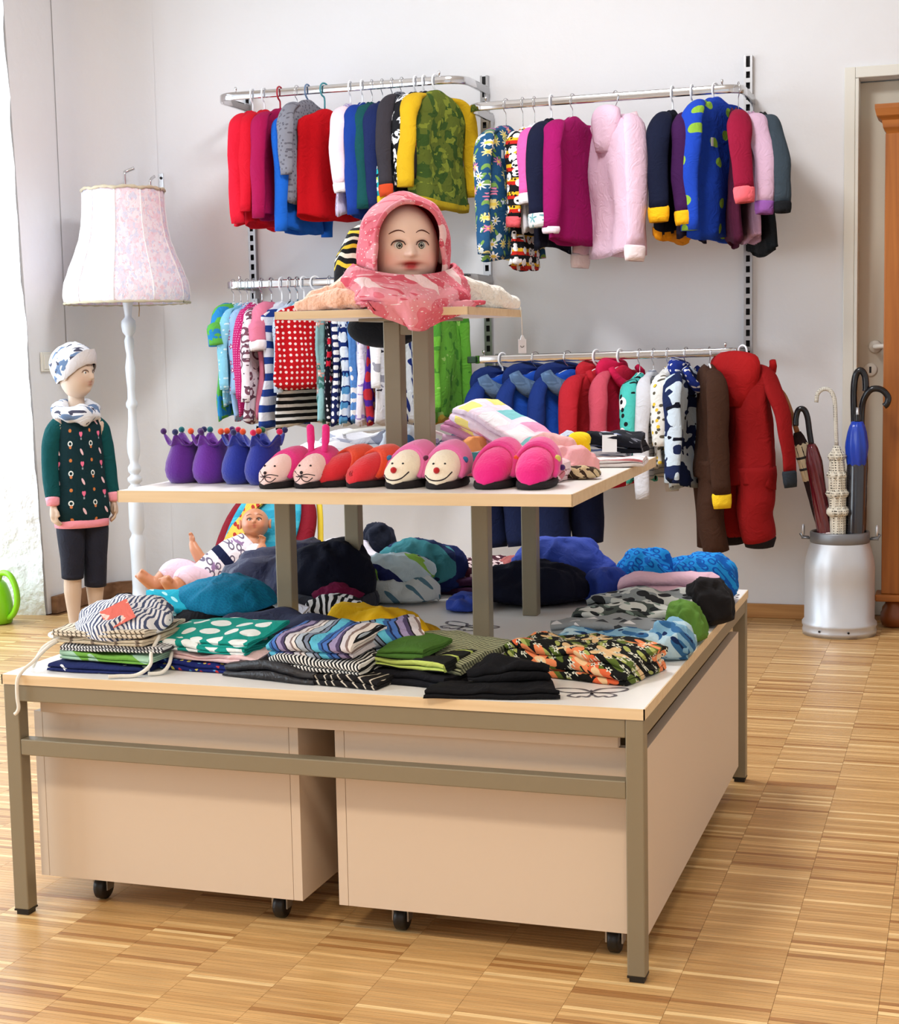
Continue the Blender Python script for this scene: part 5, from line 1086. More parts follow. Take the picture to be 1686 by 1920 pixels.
folded('folded_shirt', -.36, .62, T1, 0, .15, .12, 3, .016, pat('white_pink_print', rgb(244, 226, 226), [('blob', 16, .58, rgb(236, 150, 160))], XY), 'white and pink print shirt behind the hot pink slippers', 'shirt', GM, amp=.010)
soft('rolled_trousers', -.27, .58, T1, -22, .075, .035, .052, pk, 'salmon pink rolled trousers at the right of the riser table', 'trousers', GM, amp=.010, part='roll')
soft('rolled_trousers', -.33, .66, T1+.02, -14, .06, .035, .05, cl(246, 190, 190), 'light salmon rolled trousers behind the first roll', 'trousers', GM, amp=.010, part='roll')
folded('folded_shirt', -.275, .69, T1+.024, 8, .05, .05, 3, .018, cl(248, 210, 30), 'small bright yellow shirt standing on the pink pile', 'shirt', GM, amp=.006)
folded('folded_shirt', -.285, .44, T1, -6, .085, .07, 3, .013, pat('pale_pink_bunny_print', rgb(236, 206, 210), [('blob', 24, .58, rgb(200, 120, 130))], XY), 'pale pink print shirt beside the hot pink slippers', 'shirt', GM, amp=.012)
soft('hair_band', -.222, .49, T1, 10, .042, .026, .022, pat('brown_zebra_braid', rgb(62, 46, 36), [('blob', 60, .5, rgb(206, 184, 146))], XY), 'brown and beige patterned head band at the right edge', 'head band', GM, amp=.006, part='braid')
folded('folded_shirt', -.225, .83, T1, 8, .13, .13, 2, .009, pat('white_red_edge_cloth', rgb(240, 236, 238), [('stripe', .045, [(0, rgb(240, 236, 238)), (.9, rgb(214, 130, 140))], 'v')], XY), 'white shirt with red edge near the back right corner of the riser table', 'shirt', GM)
folded('folded_trousers', -.245, .92, T1+.022, 4, .13, .09, 3, .014, pat('black_lace_cloth', rgb(22, 24, 34), [('blob', 40, .64, rgb(110, 112, 124))], XY), 'black lace trousers at the back right of the riser table', 'trousers', GM, amp=.010)
tg = empty('price_tag', (-.245, .86, T1+.045), 0.2, 'white paper tag lying on the black lace trousers', 'tag')
mk('tag_card', *xf(box(-.016, .016, -.0005, .0005, -.022, .022, .0004), Matrix.Rotation(radians(-35), 4, 'X')), HM['white'], tg, False)

# ------------------------------------------------------------------ slippers on the riser table
def felt(name, r, g, b): return plain(name, rgb(r, g, b), .95, (260, .6, .002), .12, 22, sheen=.3)
SOLE = plain('black_felt_sole', rgb(26, 20, 24), .9, (260, .4, .001), .1, 20)
GS = 'felt slippers on the riser table'
SLP = [(-.072, .004, .008, .014), (-.066, .017, .004, .03), (-.055, .0255, .003, .042), (-.038, .030, .003, .053), (-.015, .0315, .003, .062), (.012, .031, .003, .066), (.035, .0285, .003, .067), (.052, .022, .003, .062), (.062, .010, .005, .055)]
def slip_y(x, z):
    for k in range(len(SLP)-1):
        for s in range(8):
            f = s/8; y, w, a, b = [SLP[k][i]+(SLP[k+1][i]-SLP[k][i])*f for i in range(4)]
            c = (a+b)/2; h = (b-a)/2
            if w > 0 and h > 0 and (x/w)**2+((z-c)/h)**2 <= 1: return y
    return 0
def slipper_base(t, mat, sc=1.0, rng_=None):
    rg = []
    for k in range(len(SLP)-1):
        for s in range(3):
            f = s/3; y, w, a, b = [SLP[k][i]+(SLP[k+1][i]-SLP[k][i])*f for i in range(4)]
            rg.append([(w*cos(2*pi*j/24), y, (a+b)/2+(b-a)/2*sin(2*pi*j/24)*(1.0 if sin(2*pi*j/24) > 0 else .96)) for j in range(24)])
    rg = [[(p[0]+noise3(p, 40, 3)*.0015, p[1], p[2]+noise3(p, 40, 8)*.0015) for p in r] for r in rg]
    mk('upper', *loft(rg), mat, t)
    outl = [(w*1.0, y) for y, w, a, b in SLP]; pts = [(w, y) for w, y in outl]+[(-w, y) for w, y in outl[::-1]]
    mk('sole', *loft([[(x*.88, y*.98, 0) for x, y in pts], [(x*.97, y, .004) for x, y in pts], [(x*.93, y*.99, .012) for x, y in pts]]), SOLE, t)
def collar(t, mat, y0=-.012, flare=1.12, lip=.006, z_add=.008, up=0.0):
    rg = []
    for k in range(9):
        y = y0+(.058-y0)*k/8
        for q in range(len(SLP)-1):
            if y <= SLP[q+1][0]: break
        f = (y-SLP[q][0])/(SLP[q+1][0]-SLP[q][0]); w, a, b = [SLP[q][i]+(SLP[q+1][i]-SLP[q][i])*f for i in (1, 2, 3)]
        fl = flare if k == 0 else (1.05+.04*(1-k/8))
        rg.append([(w*fl*cos(th), y+.022*sin(th)*(1-k/8), (a+b)/2+((b-a)/2*fl+z_add)*sin(th)+up*max(0, sin(th))*k/8) for th in [pi*(-.12+1.24*j/20) for j in range(21)]])
    o = mk('collar', *loft(rg, (False, False), closed=False), mat, t)
    md = o.modifiers.new('thickness', 'SOLIDIFY'); md.thickness = .004
    e = rg[0]; mk('collar_edge', *tube(e, .0042, 8), mat, o)
    return o
def pom(t, p, r, mat): return mk('pompom', *sphere(p, r, nu=12, nv=8), mat, t)
def jester(x, y, rz, mat, poms, label, h=.098, lean=0.0, seed=0):
    t = empty('felt_slipper', (x, y, T1), radians(rz), label, 'slipper', GS)
    R = random.Random(seed)
    pr = [(.010, .001), (.025, .003), (.031, .013), (.033, .026), (.0315, .040), (.028, .054), (.0245, .066), (.0235, .074)]
    rg = []
    for r, z in pr: rg.append([((r+.0012*sin(3*a+z*80))*cos(a)+lean*z, (r*1.45)*sin(a)+.006, z) for a in [2*pi*j/40 for j in range(40)]])
    for q in range(1, 6):   # crown with five points opening outwards
        f = q/5; row = []
        for j in range(40):
            a = 2*pi*j/40; tip = .5+.5*cos(5*a+pi*.5); r = .0235+.008*f*f; zz = .074+f*(.004+.022*tip**1.3)
            row.append((r*(1+.25*f*tip)*cos(a)+lean*zz, r*1.25*(1+.25*f*tip)*sin(a)+.006, zz))
        rg.append(row)
    o = mk('upper', *loft(rg, (True, False)), mat, t)
    md = o.modifiers.new('thickness', 'SOLIDIFY'); md.thickness = -.0035
    mk('sole', *loft([ring((0, .006, 0), .024, .036, 28), ring((0, .006, .004), .0275, .041, 28), ring((0, .006, .009), .027, .0405, 28)]), SOLE, t)
    for i in range(5):
        a = (2*pi*i-pi*.5)/5; r = .0235+.008; pom(t, (r*1.32*cos(a)+lean*.1, r*1.25*1.32*sin(a)+.006, .1035), .0064, poms[i % len(poms)])
    return t
pur, pur2 = felt('purple_felt', 92, 30, 140), felt('violet_felt', 104, 40, 156); blu = felt('blue_felt', 26, 44, 150)
P_ = {k: felt('pom_'+k, *v) for k, v in dict(orange=(230, 84, 40), navy=(36, 40, 96), teal=(20, 110, 116), pink=(206, 24, 84), green=(44, 110, 66), purple=(66, 26, 100), yellow=(214, 200, 96), blue=(40, 110, 160), plum=(96, 20, 60)).items()}
jester(-1.012, .345, 6, pur, [P_['purple'], P_['navy'], P_['teal']], 'purple jester slipper at the far left of the row', seed=1, lean=.05)
jester(-.950, .345, 2, pur2, [P_['orange'], P_['purple'], P_['teal']], 'violet jester slipper, second from the left', seed=2, lean=.04)
jester(-.882, .335, 6, blu, [P_['orange'], P_['navy'], P_['pink']], 'blue jester slipper beside the violet one', seed=3, lean=.08)
jester(-.822, .320, 0, blu, [P_['pink'], P_['navy'], P_['green'], P_['orange']], 'blue jester slipper beside the mouse slippers', seed=4, lean=.03)
hot, pale, redf, orf, clown, mag = felt('hot_pink_felt', 222, 32, 124), felt('pale_pink_felt', 244, 206, 200), felt('red_felt', 216, 34, 46), felt('orange_red_felt', 226, 66, 30), felt('cream_felt', 244, 230, 206), felt('magenta_felt', 232, 24, 128)
pinkh = felt('candy_pink_felt', 232, 112, 172)
thread = plain('dark_thread', rgb(40, 26, 30), .8, None, 0)
def face_line(t, pts, r=.0009, mat=None, name='stitching'):
    P = [(x, slip_y(x, z)-.0006, z) for x, z in pts]; return mk(name, *tube(smoothpath(P, 4), r, 6), mat or thread, t)
def mouse(x, y, rz, label, ears):
    t = empty('felt_slipper', (x, y, T1), radians(rz), label, 'slipper', GS)
    slipper_base(t, pale); c = collar(t, hot, -.026, 1.06, z_add=.003)
    face_line(t, [(-.02, .016), (-.012, .012), (-.003, .018), (0, .026)]); face_line(t, [(0, .026), (.004, .017), (.013, .013), (.021, .02)])
    face_line(t, [(-.024, .026), (-.008, .022), (.010, .027), (.024, .024)]); face_line(t, [(-.020, .032), (-.004, .024), (.014, .021)])
    pom(t, (0, slip_y(0, .03)-.001, .03), .0032, thread)
    for s in (-1, 1): mk('eye', *sphere((s*.012, slip_y(s*.012, .042)-.001, .042), .0022), thread, t)
    if ears:
        for s in (-1, 1): mk('ear', *tube(smoothpath([(s*.014, -.002, .062), (s*.016, .002, .085), (s*.017, .003, .108), (s*.017, .001, .118)], 4), [(.007, .004)]*4+[(.0085, .005)]*5+[(.0085, .005), (.0078, .0045), (.006, .0035), (.003, .002)], 10), hot, t)
mouse(-.755, .285, -14, 'pale pink mouse slipper with pink collar beside the blue jester slippers', False)
mouse(-.695, .300, -6, 'pale pink mouse slipper with tall pink rabbit ears', True)
for (x, y, rz, lb) in ((-.640, .320, -30, 'red felt slipper with orange collar beside the rabbit ears'), (-.580, .315, -26, 'red felt slipper with orange collar beside the clown slippers')):
    t = empty('felt_slipper', (x, y, T1), radians(rz), lb, 'slipper', GS)
    slipper_base(t, redf); collar(t, orf, -.022, 1.09, z_add=.005)
    mk('swirl', *tube([(.006*a/12*cos(a), slip_y(.006*a/12*cos(a), .028+.006*a/12*sin(a))-.0005, .028+.006*a/12*sin(a)) for a in [i*.8 for i in range(16)]], .0011, 6), felt('dark_red_felt', 180, 26, 40), t)
for (x, y, rz, lb, pc) in ((-.508, .318, -8, 'cream clown face slipper with pink hood, left one of the pair', 'blue'), (-.436, .318, 2, 'cream clown face slipper with pink hood, right one of the pair', 'plum')):
    t = empty('felt_slipper', (x, y, T1), radians(rz), lb, 'slipper', GS); t.scale = (1.12, 1.12, 1.12)
    slipper_base(t, clown); collar(t, pinkh, -.030, 1.09, z_add=.004)
    face_line(t, [(-.023, .022), (-.012, .016), (.002, .0145), (.014, .018), (.023, .028)], .0011, None, 'mouth')
    for s in (-1, 1): mk('eye', *sphere((s*.010, slip_y(s*.010, .041)-.0006, .041), .0020), M['black'], t)
    pom(t, (-.001, slip_y(0, .031)-.002, .031), .0055, felt('clown_nose_red', 190, 20, 28))
    pom(t, (-.033, -.020, .047), .0058, P_[pc]); pom(t, (.034, -.016, .045), .0058, P_['blue' if pc == 'plum' else 'pink'])
for (x, y, rz, lb, s) in ((-.338, .325, -4, 'hot pink felt slipper with orange pompom, left one of the pair', -1), (-.263, .325, 4, 'hot pink felt slipper with yellow pompom, right one of the pair', 1)):
    t = empty('felt_slipper', (x, y, T1), radians(rz), lb, 'slipper', GS); t.scale = (1.16, 1.12, 1.16)
    slipper_base(t, mag); collar(t, felt('rose_felt', 226, 60, 140), -.022, 1.10, z_add=.005)
    pom(t, (-.033, -.012, .040), .0055, P_['yellow'] if s < 0 else P_['orange']); pom(t, (.034, -.012, .045), .0062, P_['orange'] if s < 0 else P_['yellow'])
    if s > 0: pom(t, (.040, .0, .030), .005, P_['purple'])

# ------------------------------------------------------------------ figures
def fuse(name, parts, mat, parent, voxel=.004, smooth=4, decim=0):
    """join overlapping limbs into one continuous surface"""
    v, f = join(*parts); o = mk(name+'_src', v, f, None, None)
    r = o.modifiers.new('r', 'REMESH'); r.mode = 'VOXEL'; r.voxel_size = voxel; r.use_smooth_shade = True
    s = o.modifiers.new('s', 'SMOOTH'); s.iterations = smooth; s.factor = .5
    dg = bpy.context.evaluated_depsgraph_get()
    me = bpy.data.meshes.new_from_object(o.evaluated_get(dg)); me.name = name
    src = o.data; bpy.data.objects.remove(o); bpy.data.meshes.remove(src)
    me.materials.clear(); me.materials.append(mat)
    for p in me.polygons: p.use_smooth = True
    n = bpy.data.objects.new(name, me); C.objects.link(n); n.parent = parent
    return n
def limb(pts, rad, n=14, k=5):
    P = smoothpath(pts, k); m = len(P); R = lerp_list(rad, m)
    return join(tube(P, R, n), sphere(P[0], R[0], nu=12, nv=8), sphere(P[-1], R[-1], nu=12, nv=8))
def hand(w, dirv, side, s, curl=.35, palm_n=(0, -1, 0)):
    """palm and five bent fingers; w wrist, dirv finger direction, side thumb direction, s hand length"""
    d = Vector(dirv).normalized(); t = (Vector(side)-d*Vector(side).dot(d)).normalized(); nrm = d.cross(t); W_ = Vector(w); out = []
    c = W_+d*s*.28
    out.append(limb([W_, W_+d*s*.2, c+d*s*.15], [s*.14, s*.19, s*.2], 12))
    for i in range(-1, 2): out.append(limb([W_+d*s*.12, W_+d*s*.5+t*(i*s*.13)], [s*.12, s*.105], 10))
    pn = Vector(palm_n)
    for i, (o, L_) in enumerate(((.20, .42), (.07, .50), (-.07, .47), (-.19, .37))):
        b = W_+d*s*.46+t*o*s; m1 = b+d*L_*s*.5+pn*s*.03; e = b+d*L_*s*(1-curl*.35)+pn*s*curl*.5
        out.append(limb([b, m1, e], [s*.075, s*.068, s*.055], 10))
    b = W_+d*s*.16+t*s*.14; out.append(limb([b, b+t*s*.15+d*s*.14, b+t*s*.19+d*s*.32+pn*s*.05], [s*.085, s*.075, s*.06], 10))
    return out
class Head:
    def __init__(s, a, b, c, feats): s.a, s.b, s.c, s.f = a, b, c, feats
    def pt(s, az, el, off=0.0):
        d = Vector((sin(az)*cos(el), -cos(az)*cos(el), sin(el)))
        r = 1/sqrt((d.x/s.a)**2+(d.y/s.b)**2+(d.z/s.c)**2)
        for (fa, fe, sa, se, am) in s.f:
            da = (az-fa+pi) % (2*pi)-pi
            r += am*exp(-(da*cos(el)/sa)**2-((el-fe)/se)**2)
        return d*(r+off)
    def mesh(s, paint, nu=88, nv=64):
        rings = []; cols = []
        for i in range(1, nv):
            el = -pi/2+pi*i/nv
            rings.append([tuple(s.pt(2*pi*j/nu, el)) for j in range(nu)]); cols += [paint((2*pi*j/nu+pi) % (2*pi)-pi, el) for j in range(nu)]
        v, f = loft(rings); cols += [paint(0, -1.5), paint(0, 1.5)]
        return v, f, cols
    def line(s, pts, off=.0005): return [tuple(s.pt(a, e, off)) for a, e in pts]
def head_mat(name, rough):
    g = NT(name, rough); at = g.n('ShaderNodeAttribute', attribute_name='paint'); g.b.inputs['Subsurface Weight'].default_value = 0.08
    g.b.inputs['Subsurface Radius'].default_value = (.01, .004, .002)
    return g.col(at.outputs['Color'])
def build_head(parent, hd, skin, lip, blush, mat, eye_col, loc, rz, brow, es=.0115, tilt=0.0, eyes=True, gap=None, eaz=.33, eel=.06, lipw=.2, scale=1.0):
    h = empty('head', loc, rz); h.parent = parent
    h.rotation_euler = (tilt, 0, rz); h.scale = (scale,)*3
    def paint(az, el):
        c = Vector(skin[:3])
        k = exp(-((abs(az)-.55)/.3)**2-((el+.3)/.25)**2); c = c.lerp(Vector(blush[:3]), .55*k)
        up = exp(-(az/(lipw*.9))**2)*exp(-((el+.375)/.045)**2); lo = exp(-(az/(lipw*.8))**2)*exp(-((el+.50)/.05)**2)
        c = c.lerp(Vector(lip[:3]), min(1, 1.2*max(up, lo)))
        if gap:
            q = exp(-(az/(lipw*.85))**4)*exp(-((el+.437)/.04)**4); c = c.lerp(Vector(gap[:3]), min(1, 1.3*q))
        return tuple(c)+(1,)
    v, f, cols = hd.mesh(paint)
    o = mk('face', v, f, mat, h); ca = o.data.color_attributes.new('paint', 'FLOAT_COLOR', 'POINT'); ca.data.foreach_set('color', [x for c in cols for x in c])
    for s in (-1, 1):
        ec = hd.pt(s*eaz, eel, -es*.50); dr = Vector((s*.12, -1, 0)).normalized()
        if eyes:
            e = mk('eye', *sphere(tuple(ec), es, nu=20, nv=14), plain('eye_white', rgb(236, 234, 230), .15, None, 0), h)
            q = Vector((0, 0, 1)).rotation_difference(dr).to_matrix().to_4x4()
            mk('iris', *xf(lathe([(0, es*1.02), (es*.50, es*.885), (es*.52, es*.87)], 18, caps=(False, False)), Matrix.Translation(ec) @ q), eye_col, e)
            mk('pupil', *xf(lathe([(0, es*1.045), (es*.24, es*1.0), (es*.25, es*.98)], 14, caps=(False, False)), Matrix.Translation(ec) @ q), M['black'], e)
            lid = [(s*eaz+da, eel+.115*sqrt(max(0, 1-(da/.19)**2))) for da in [-.19+.38*i/10 for i in range(11)]]
            mk('upper_lash', *tube(hd.line(lid, .0022), [.0009+.0007*sin(pi*i/10) for i in range(11)], 6), plain('lash_brown', rgb(70, 44, 40), .7, None, 0), h)
        bl = [(s*(eaz-.18+.45*i/8), eel+.30+.07*sin(pi*(i/8)**.8)) for i in range(9)]
        mk('eyebrow', *tube(hd.line(bl, .0004), [.0004+.0009*sin(pi*(i+.5)/9.5) for i in range(9)], 6), plain('brow_brown', brow, .8, None, 0), h)
        a_e = [tuple(hd.pt(s*(pi/2+.12*cos(t)), -.05+.26*sin(t), .003+.003*abs(sin(t)))) for t in [2*pi*i/20 for i in range(21)]]
        mk('ear', *tube(a_e, .0045, 8, caps=(False, False)), plain('ear_skin', skin, .5, None, 0), h)
    return h

# ---- display head with pink hood on the top shelf
HX, HY, HZ = -.572, .475, 1.251
dh = empty('bust_mannequin', (HX, HY, TZ), radians(30), 'smiling toddler display head with rosy cheeks on the top shelf', 'bust'); dh.scale = (1.07,)*3
fe = [(0, .55, .6, .35, .004), (.55, -.38, .32, .28, .0075), (-.55, -.38, .32, .28, .0075), (0, -.10, .085, .12, .014), (0, -.16, .11, .075, .010), (.12, -.17, .06, .05, .003), (-.12, -.17, .06, .05, .003), (0, .08, .07, .15, .003),
      (.33, .07, .15, .12, -.0055), (-.33, .07, .15, .12, -.0055), (0, -.375, .20, .05, .0040), (0, -.505, .17, .05, .0045), (0, -.437, .25, .045, -.010), (0, -.78, .24, .17, .006), (0, -.62, .15, .05, -.003), (.33, .25, .2, .08, .002), (-.33, .25, .2, .08, .002)]
skin_t = rgb(252, 218, 200)
hm = head_mat('painted_vinyl_skin', .32)
hd = Head(.064, .070, .086, fe)
build_head(dh, hd, skin_t, rgb(206, 56, 60), rgb(240, 160, 146), hm, plain('eye_grey_green', rgb(86, 96, 84), .1, None, 0), (0, 0, HZ-TZ), 0, rgb(96, 56, 44), gap=rgb(168, 26, 34), lipw=.27)
fuse('neck', [limb([(0, .012, .05), (0, .01, .055), (0, .004, .08)], [.046, .036, .036], 18)], plain('vinyl_skin_plain', skin_t, .35, None, .02), dh, .004, 3)
pinkp = pat('pink_cloud_heart_jersey', rgb(226, 118, 134), [('blob', 14, .53, rgb(236, 156, 168)), ('blob', 30, .60, rgb(216, 92, 110)), ('dot', 90, .10, rgb(250, 226, 230), .9), ('heart', 9, .16, rgb(248, 214, 216), .8)])
redl = cl(198, 24, 48)
hood = empty('hooded_scarf', (HX, HY, TZ), radians(30), 'pink heart print hood and loop scarf worn by the toddler head', 'scarf'); hood.scale = (1.07,)*3
A_, B_, C_ = .086, .108, .103
def hood_pt(be, s, off=0.0):
    ca, sa = cos(be), sin(be)      # be=0 right, pi/2 top
    th0 = radians(47)+radians(6)*max(0, sa)+radians(34)*max(0, -sa)**2
    th = th0+(pi-th0)*s
    d = Vector((sin(th)*ca, -cos(th), sin(th)*sa))
    lo = max(0, -d.z)
    X, Y, Z = d.x*(A_+off)*(1+.22*lo), d.y*(B_+off)*(1.0+.05*lo), d.z*(C_+off)
    k = noise3((X, Y, Z), 16, 4)*.006+noise3((X, Y, Z), 34, 9)*.002+.004*sin(be*7+s*9)*s
    return (X+k*d.x, Y+k*d.y+.006, Z+k*d.z+HZ-TZ+.004)
NB, NS = 72, 26
rg = [[hood_pt(2*pi*j/NB, s/NS*.985) for j in range(NB)] for s in range(NS+1)]
ho = mk('hood', *loft(rg, (False, True)), pinkp, hood)
rgi = [[hood_pt(2*pi*j/NB, s/NS*.985, -.005) for j in range(NB)] for s in range(NS+1)]
mk('hood_lining', *loft(rgi, (False, True)), redl, ho)
mk('hood_edge', *tube([hood_pt(2*pi*j/NB, 0, -.002) for j in range(NB+1)], .0046, 8, caps=(False, False)), pinkp, ho)
# loop scarf: bowl below the chin running down into a point over the shelf edge
NBs, NVs = 72, 34; rg = []
for i in range(NVs+1):
    v = i/NVs; row = []
    for j in range(NBs+1):
        be = -2.3+4.6*j/NBs; c = cos(be); fr = max(0, c)**1.5; wing = max(0, sin(be-.15))**2*max(0, v-.3)
        rim = .066-.010*c+.016*(1-abs(c))
        drop = (rim-.004)*(1-fr)+fr*(rim+.040)
        z = rim-drop*v
        r = .092+.020*sin(pi*v)+.034*fr*min(1, v*2.2)+.05*wing
        xx = sin(be)*r*(1.0-.10*fr)*(1-.62*fr*v*v); yy = -c*r*(1+.02*fr)
        k = noise3((xx, yy, z), 20, 11)*.016+(1-abs(noise3((xx, yy, z), 26, 19))*3)*.006+noise3((xx, yy, z), 60, 17)*.003
        k *= .35+.65*min(1, v*4)
        X_, Y_ = xx+k*sin(be), yy-k*c
        if z < .01 and c > 0:
            Y_ = min(Y_, -.128)
        row.append((X_, Y_, z if c > .25 else max(z, .003)))
    rg.append(row)
so = mk('scarf_drape', *loft(rg, (False, False), closed=False), pinkp, hood); md = so.modifiers.new('t', 'SOLIDIFY'); md.thickness = .003
mk('scarf_edge', *tube(rg[0], .004, 8), pinkp, so)
mk('scarf_lining', *loft([[(p[0]*.97, p[1]*.97+.002, p[2]-.002) for p in r] for r in rg[:8]], (False, False), closed=False), redl, so)
# fluffy scarves, striped hat and black hat on the top shelf
fl1 = plain('peach_chenille', rgb(255, 204, 176), .95, (90, 1.0, .008), .12, 30, sheen=.5)
fl2 = plain('cream_chenille', rgb(255, 250, 240), .95, (90, 1.0, .008), .06, 30, sheen=.5)
def fluffy(t, pts, rad, mat):
    P = smoothpath(pts, 8); R = lerp_list(rad, len(P)); v, f = tube(P, R, 26)
    v = [(x+noise3((x, y, z), 30, 2)*.008, y+noise3((x, y, z), 30, 6)*.008, max(TZ+.001, z+noise3((x, y, z), 24, 8)*.009+noise3((x, y, z), 70, 8)*.004)) for x, y, z in v]
    mk('strand', v, f, mat, t)
t = empty('fluffy_scarf', (0, 0, 0), 0, 'peach chenille scarf heaped at the left of the top shelf', 'scarf', 'fluffy scarves on the top shelf')
fluffy(t, [(-.775, .40, TZ+.010), (-.74, .41, TZ+.018), (-.70, .43, TZ+.030), (-.66, .45, TZ+.042), (-.62, .48, TZ+.05)], [.010, .020, .028, .036, .040], fl1)
fluffy(t, [(-.765, .385, TZ+.009), (-.72, .385, TZ+.014), (-.67, .385, TZ+.018), (-.63, .39, TZ+.018)], [.010, .016, .020, .018], fl1)
t = empty('fluffy_scarf', (0, 0, 0), 0, 'cream chenille scarf heaped at the right of the top shelf', 'scarf', 'fluffy scarves on the top shelf')
fluffy(t, [(-.405, .68, TZ+.012), (-.425, .63, TZ+.018), (-.45, .57, TZ+.026), (-.475, .52, TZ+.036), (-.50, .49, TZ+.034)], [.014, .022, .028, .034, .030], fl2)
fluffy(t, [(-.425, .71, TZ+.012), (-.46, .69, TZ+.02), (-.52, .66, TZ+.026)], [.014, .024, .026], fl2)
t = empty('swing_tag', (-.407, .735, TZ), radians(20), 'white price tag hanging on a thread below the cream scarf', 'tag')
mk('thread', *tube([(0, 0, .006), (.002, .0, -.02), (.003, 0, -.055)], .0011, 6), cordm, t)
mk('tag_smile', *tube([(.0025+.0035*cos(a), -.0011, -.076+.0035*sin(a)) for a in [pi+pi*i/8 for i in range(9)]], .0006, 5), M['black'], t)
mk('tag_card', *join(box(-.006, .011, -.0006, .0006, -.092, -.062, .0004), tube([(.003, 0, -.064), (.003, 0, -.054)], [.006, .002], 8)), HM['white'], t, False)
zeb = pat('yellow_zebra_print', WHT, [('stripe', .036, [(0, rgb(236, 232, 214)), (.25, BLK), (.5, rgb(232, 200, 60)), (.72, BLK)], 'v'), ('blob', 20, .58, BLK)], 'xz', warp=.05)
soft('beanie', -.690, .62, TZ+.001, 20, .088, .085, .168, zeb, 'yellow, black and white zebra print beanie behind the pink hood', 'hat', 'hats on the top shelf', amp=.007, fold=.04, flat=.3)
soft('beanie', -.735, .72, TZ+.001, 0, .06, .03, .04, cl(184, 60, 84), 'rose red beanie behind the peach scarf', 'hat', 'hats on the top shelf')
bh = empty('black_hat', (-.735, .775, TZ), 0, 'round black hat hanging over the back edge of the top shelf', 'hat', 'hats on the top shelf')
mk('crown', *sphere((0, .012, -.030), .088, .045, .045, 28, 16), cl(12, 12, 15), bh)

# ---- child mannequin by the window
mq_s = rgb(206, 180, 158)
mqm = plain('matt_mannequin_skin', mq_s, .55, None, .02, 5)
mq = empty('child_mannequin', (-2.69, 2.66, 0), radians(54), 'child mannequin in dark green patterned dress and beanie standing by the window', 'mannequin'); mq.scale = (.9, .9, 1)
parts = []
for s in (-1, 1):
    parts.append(limb([(s*.048, 0, .50), (s*.052, -.006, .40), (s*.050, -.004, .27), (s*.050, .010, .17), (s*.048, .012, .05)], [.055, .052, .037, .037, .022], 16))
    parts.append(limb([(s*.048, .022, .022), (s*.050, -.02, .022), (s*.056, -.07, .014)], [.022, .022, .015], 12))
    parts.append(limb([(s*.088, 0, .795), (s*.116, .006, .73), (s*.126, .0, .65), (s*.130, -.018, .56), (s*.132, -.028, .515)], [.036, .031, .026, .022, .017], 14))
    parts += hand((s*.133, -.030, .508), (s*.02, -.12, -1), (-s*.25, -1, 0), .088, .45, (-s, .1, 0))
parts.append(loft([ring((0, 0, z), rx, ry, 24) for rx, ry, z in ((.03, .03, .44), (.085, .062, .47), (.092, .066, .52), (.080, .058, .60), (.084, .060, .68), (.092, .06, .75), (.088, .05, .80), (.045, .04, .83), (.034, .034, .86), (.033, .034, .93))]))
fuse('body', parts, mqm, mq, .0042, 3)
fm = [(0, .5, .6, .35, .002), (.5, -.42, .3, .25, .0035), (-.5, -.42, .3, .25, .0035), (0, -.12, .075, .16, .015), (0, -.20, .09, .06, .007), (0, .06, .06, .16, .004), (.32, .06, .16, .11, -.005), (-.32, .06, .16, .11, -.005),
      (0, -.375, .16, .05, .004), (0, -.50, .14, .05, .0045), (0, -.437, .15, .025, -.002), (0, -.80, .22, .17, .007), (0, -.63, .14, .05, -.003)]
build_head(mq, Head(.064, .078, .094, fm), mq_s, rgb(180, 120, 108), rgb(206, 168, 146), head_mat('matt_mannequin_face', .5), plain('eye_brown', rgb(60, 44, 36), .15, None, 0), (0, -.012, .995), radians(26), rgb(92, 66, 54), es=.0078)
dressm = pat('dark_green_heart_eye_print', rgb(14, 44, 50), [('heart', 9.0, .085, rgb(238, 116, 150), 0.0), ('ring', 9.0, .075, rgb(228, 232, 226), 0.0), ('leaf', 9.0, .15, rgb(240, 200, 206), 0.0), ('dot', 9.0, .06, rgb(206, 122, 64), 0.0), ('square', 9.0, .035, rgb(150, 160, 170), 0.0), ('dot', 9.0, .05, rgb(214, 130, 80), 0.0)], 'cyl', offs=(.5, .28))
rg = []
for (rx, ry, z) in ((.058, .05, .85), (.085, .056, .825), (.100, .066, .795), (.100, .072, .75), (.102, .076, .68), (.108, .08, .60), (.117, .086, .52), (.121, .090, .46), (.112, .084, .445)):
    rg.append([(x+noise3((x, y, z), 14, 3)*.004, y+noise3((x, y, z), 14, 7)*.005, z) for x, y, z in ring((0, 0, z), rx, ry, 40, p=2.3)])
dr = mk('dress', *loft(rg, (False, False)), dressm, mq)
mk('dress_hem', *loft([ring((0, 0, z), rx, ry, 40, p=2.3) for rx, ry, z in ((.112, .084, .448), (.115, .087, .44), (.113, .085, .418), (.106, .079, .417))], (False, False)), cl(244, 156, 172), dr)
slm = cl(10, 72, 74)
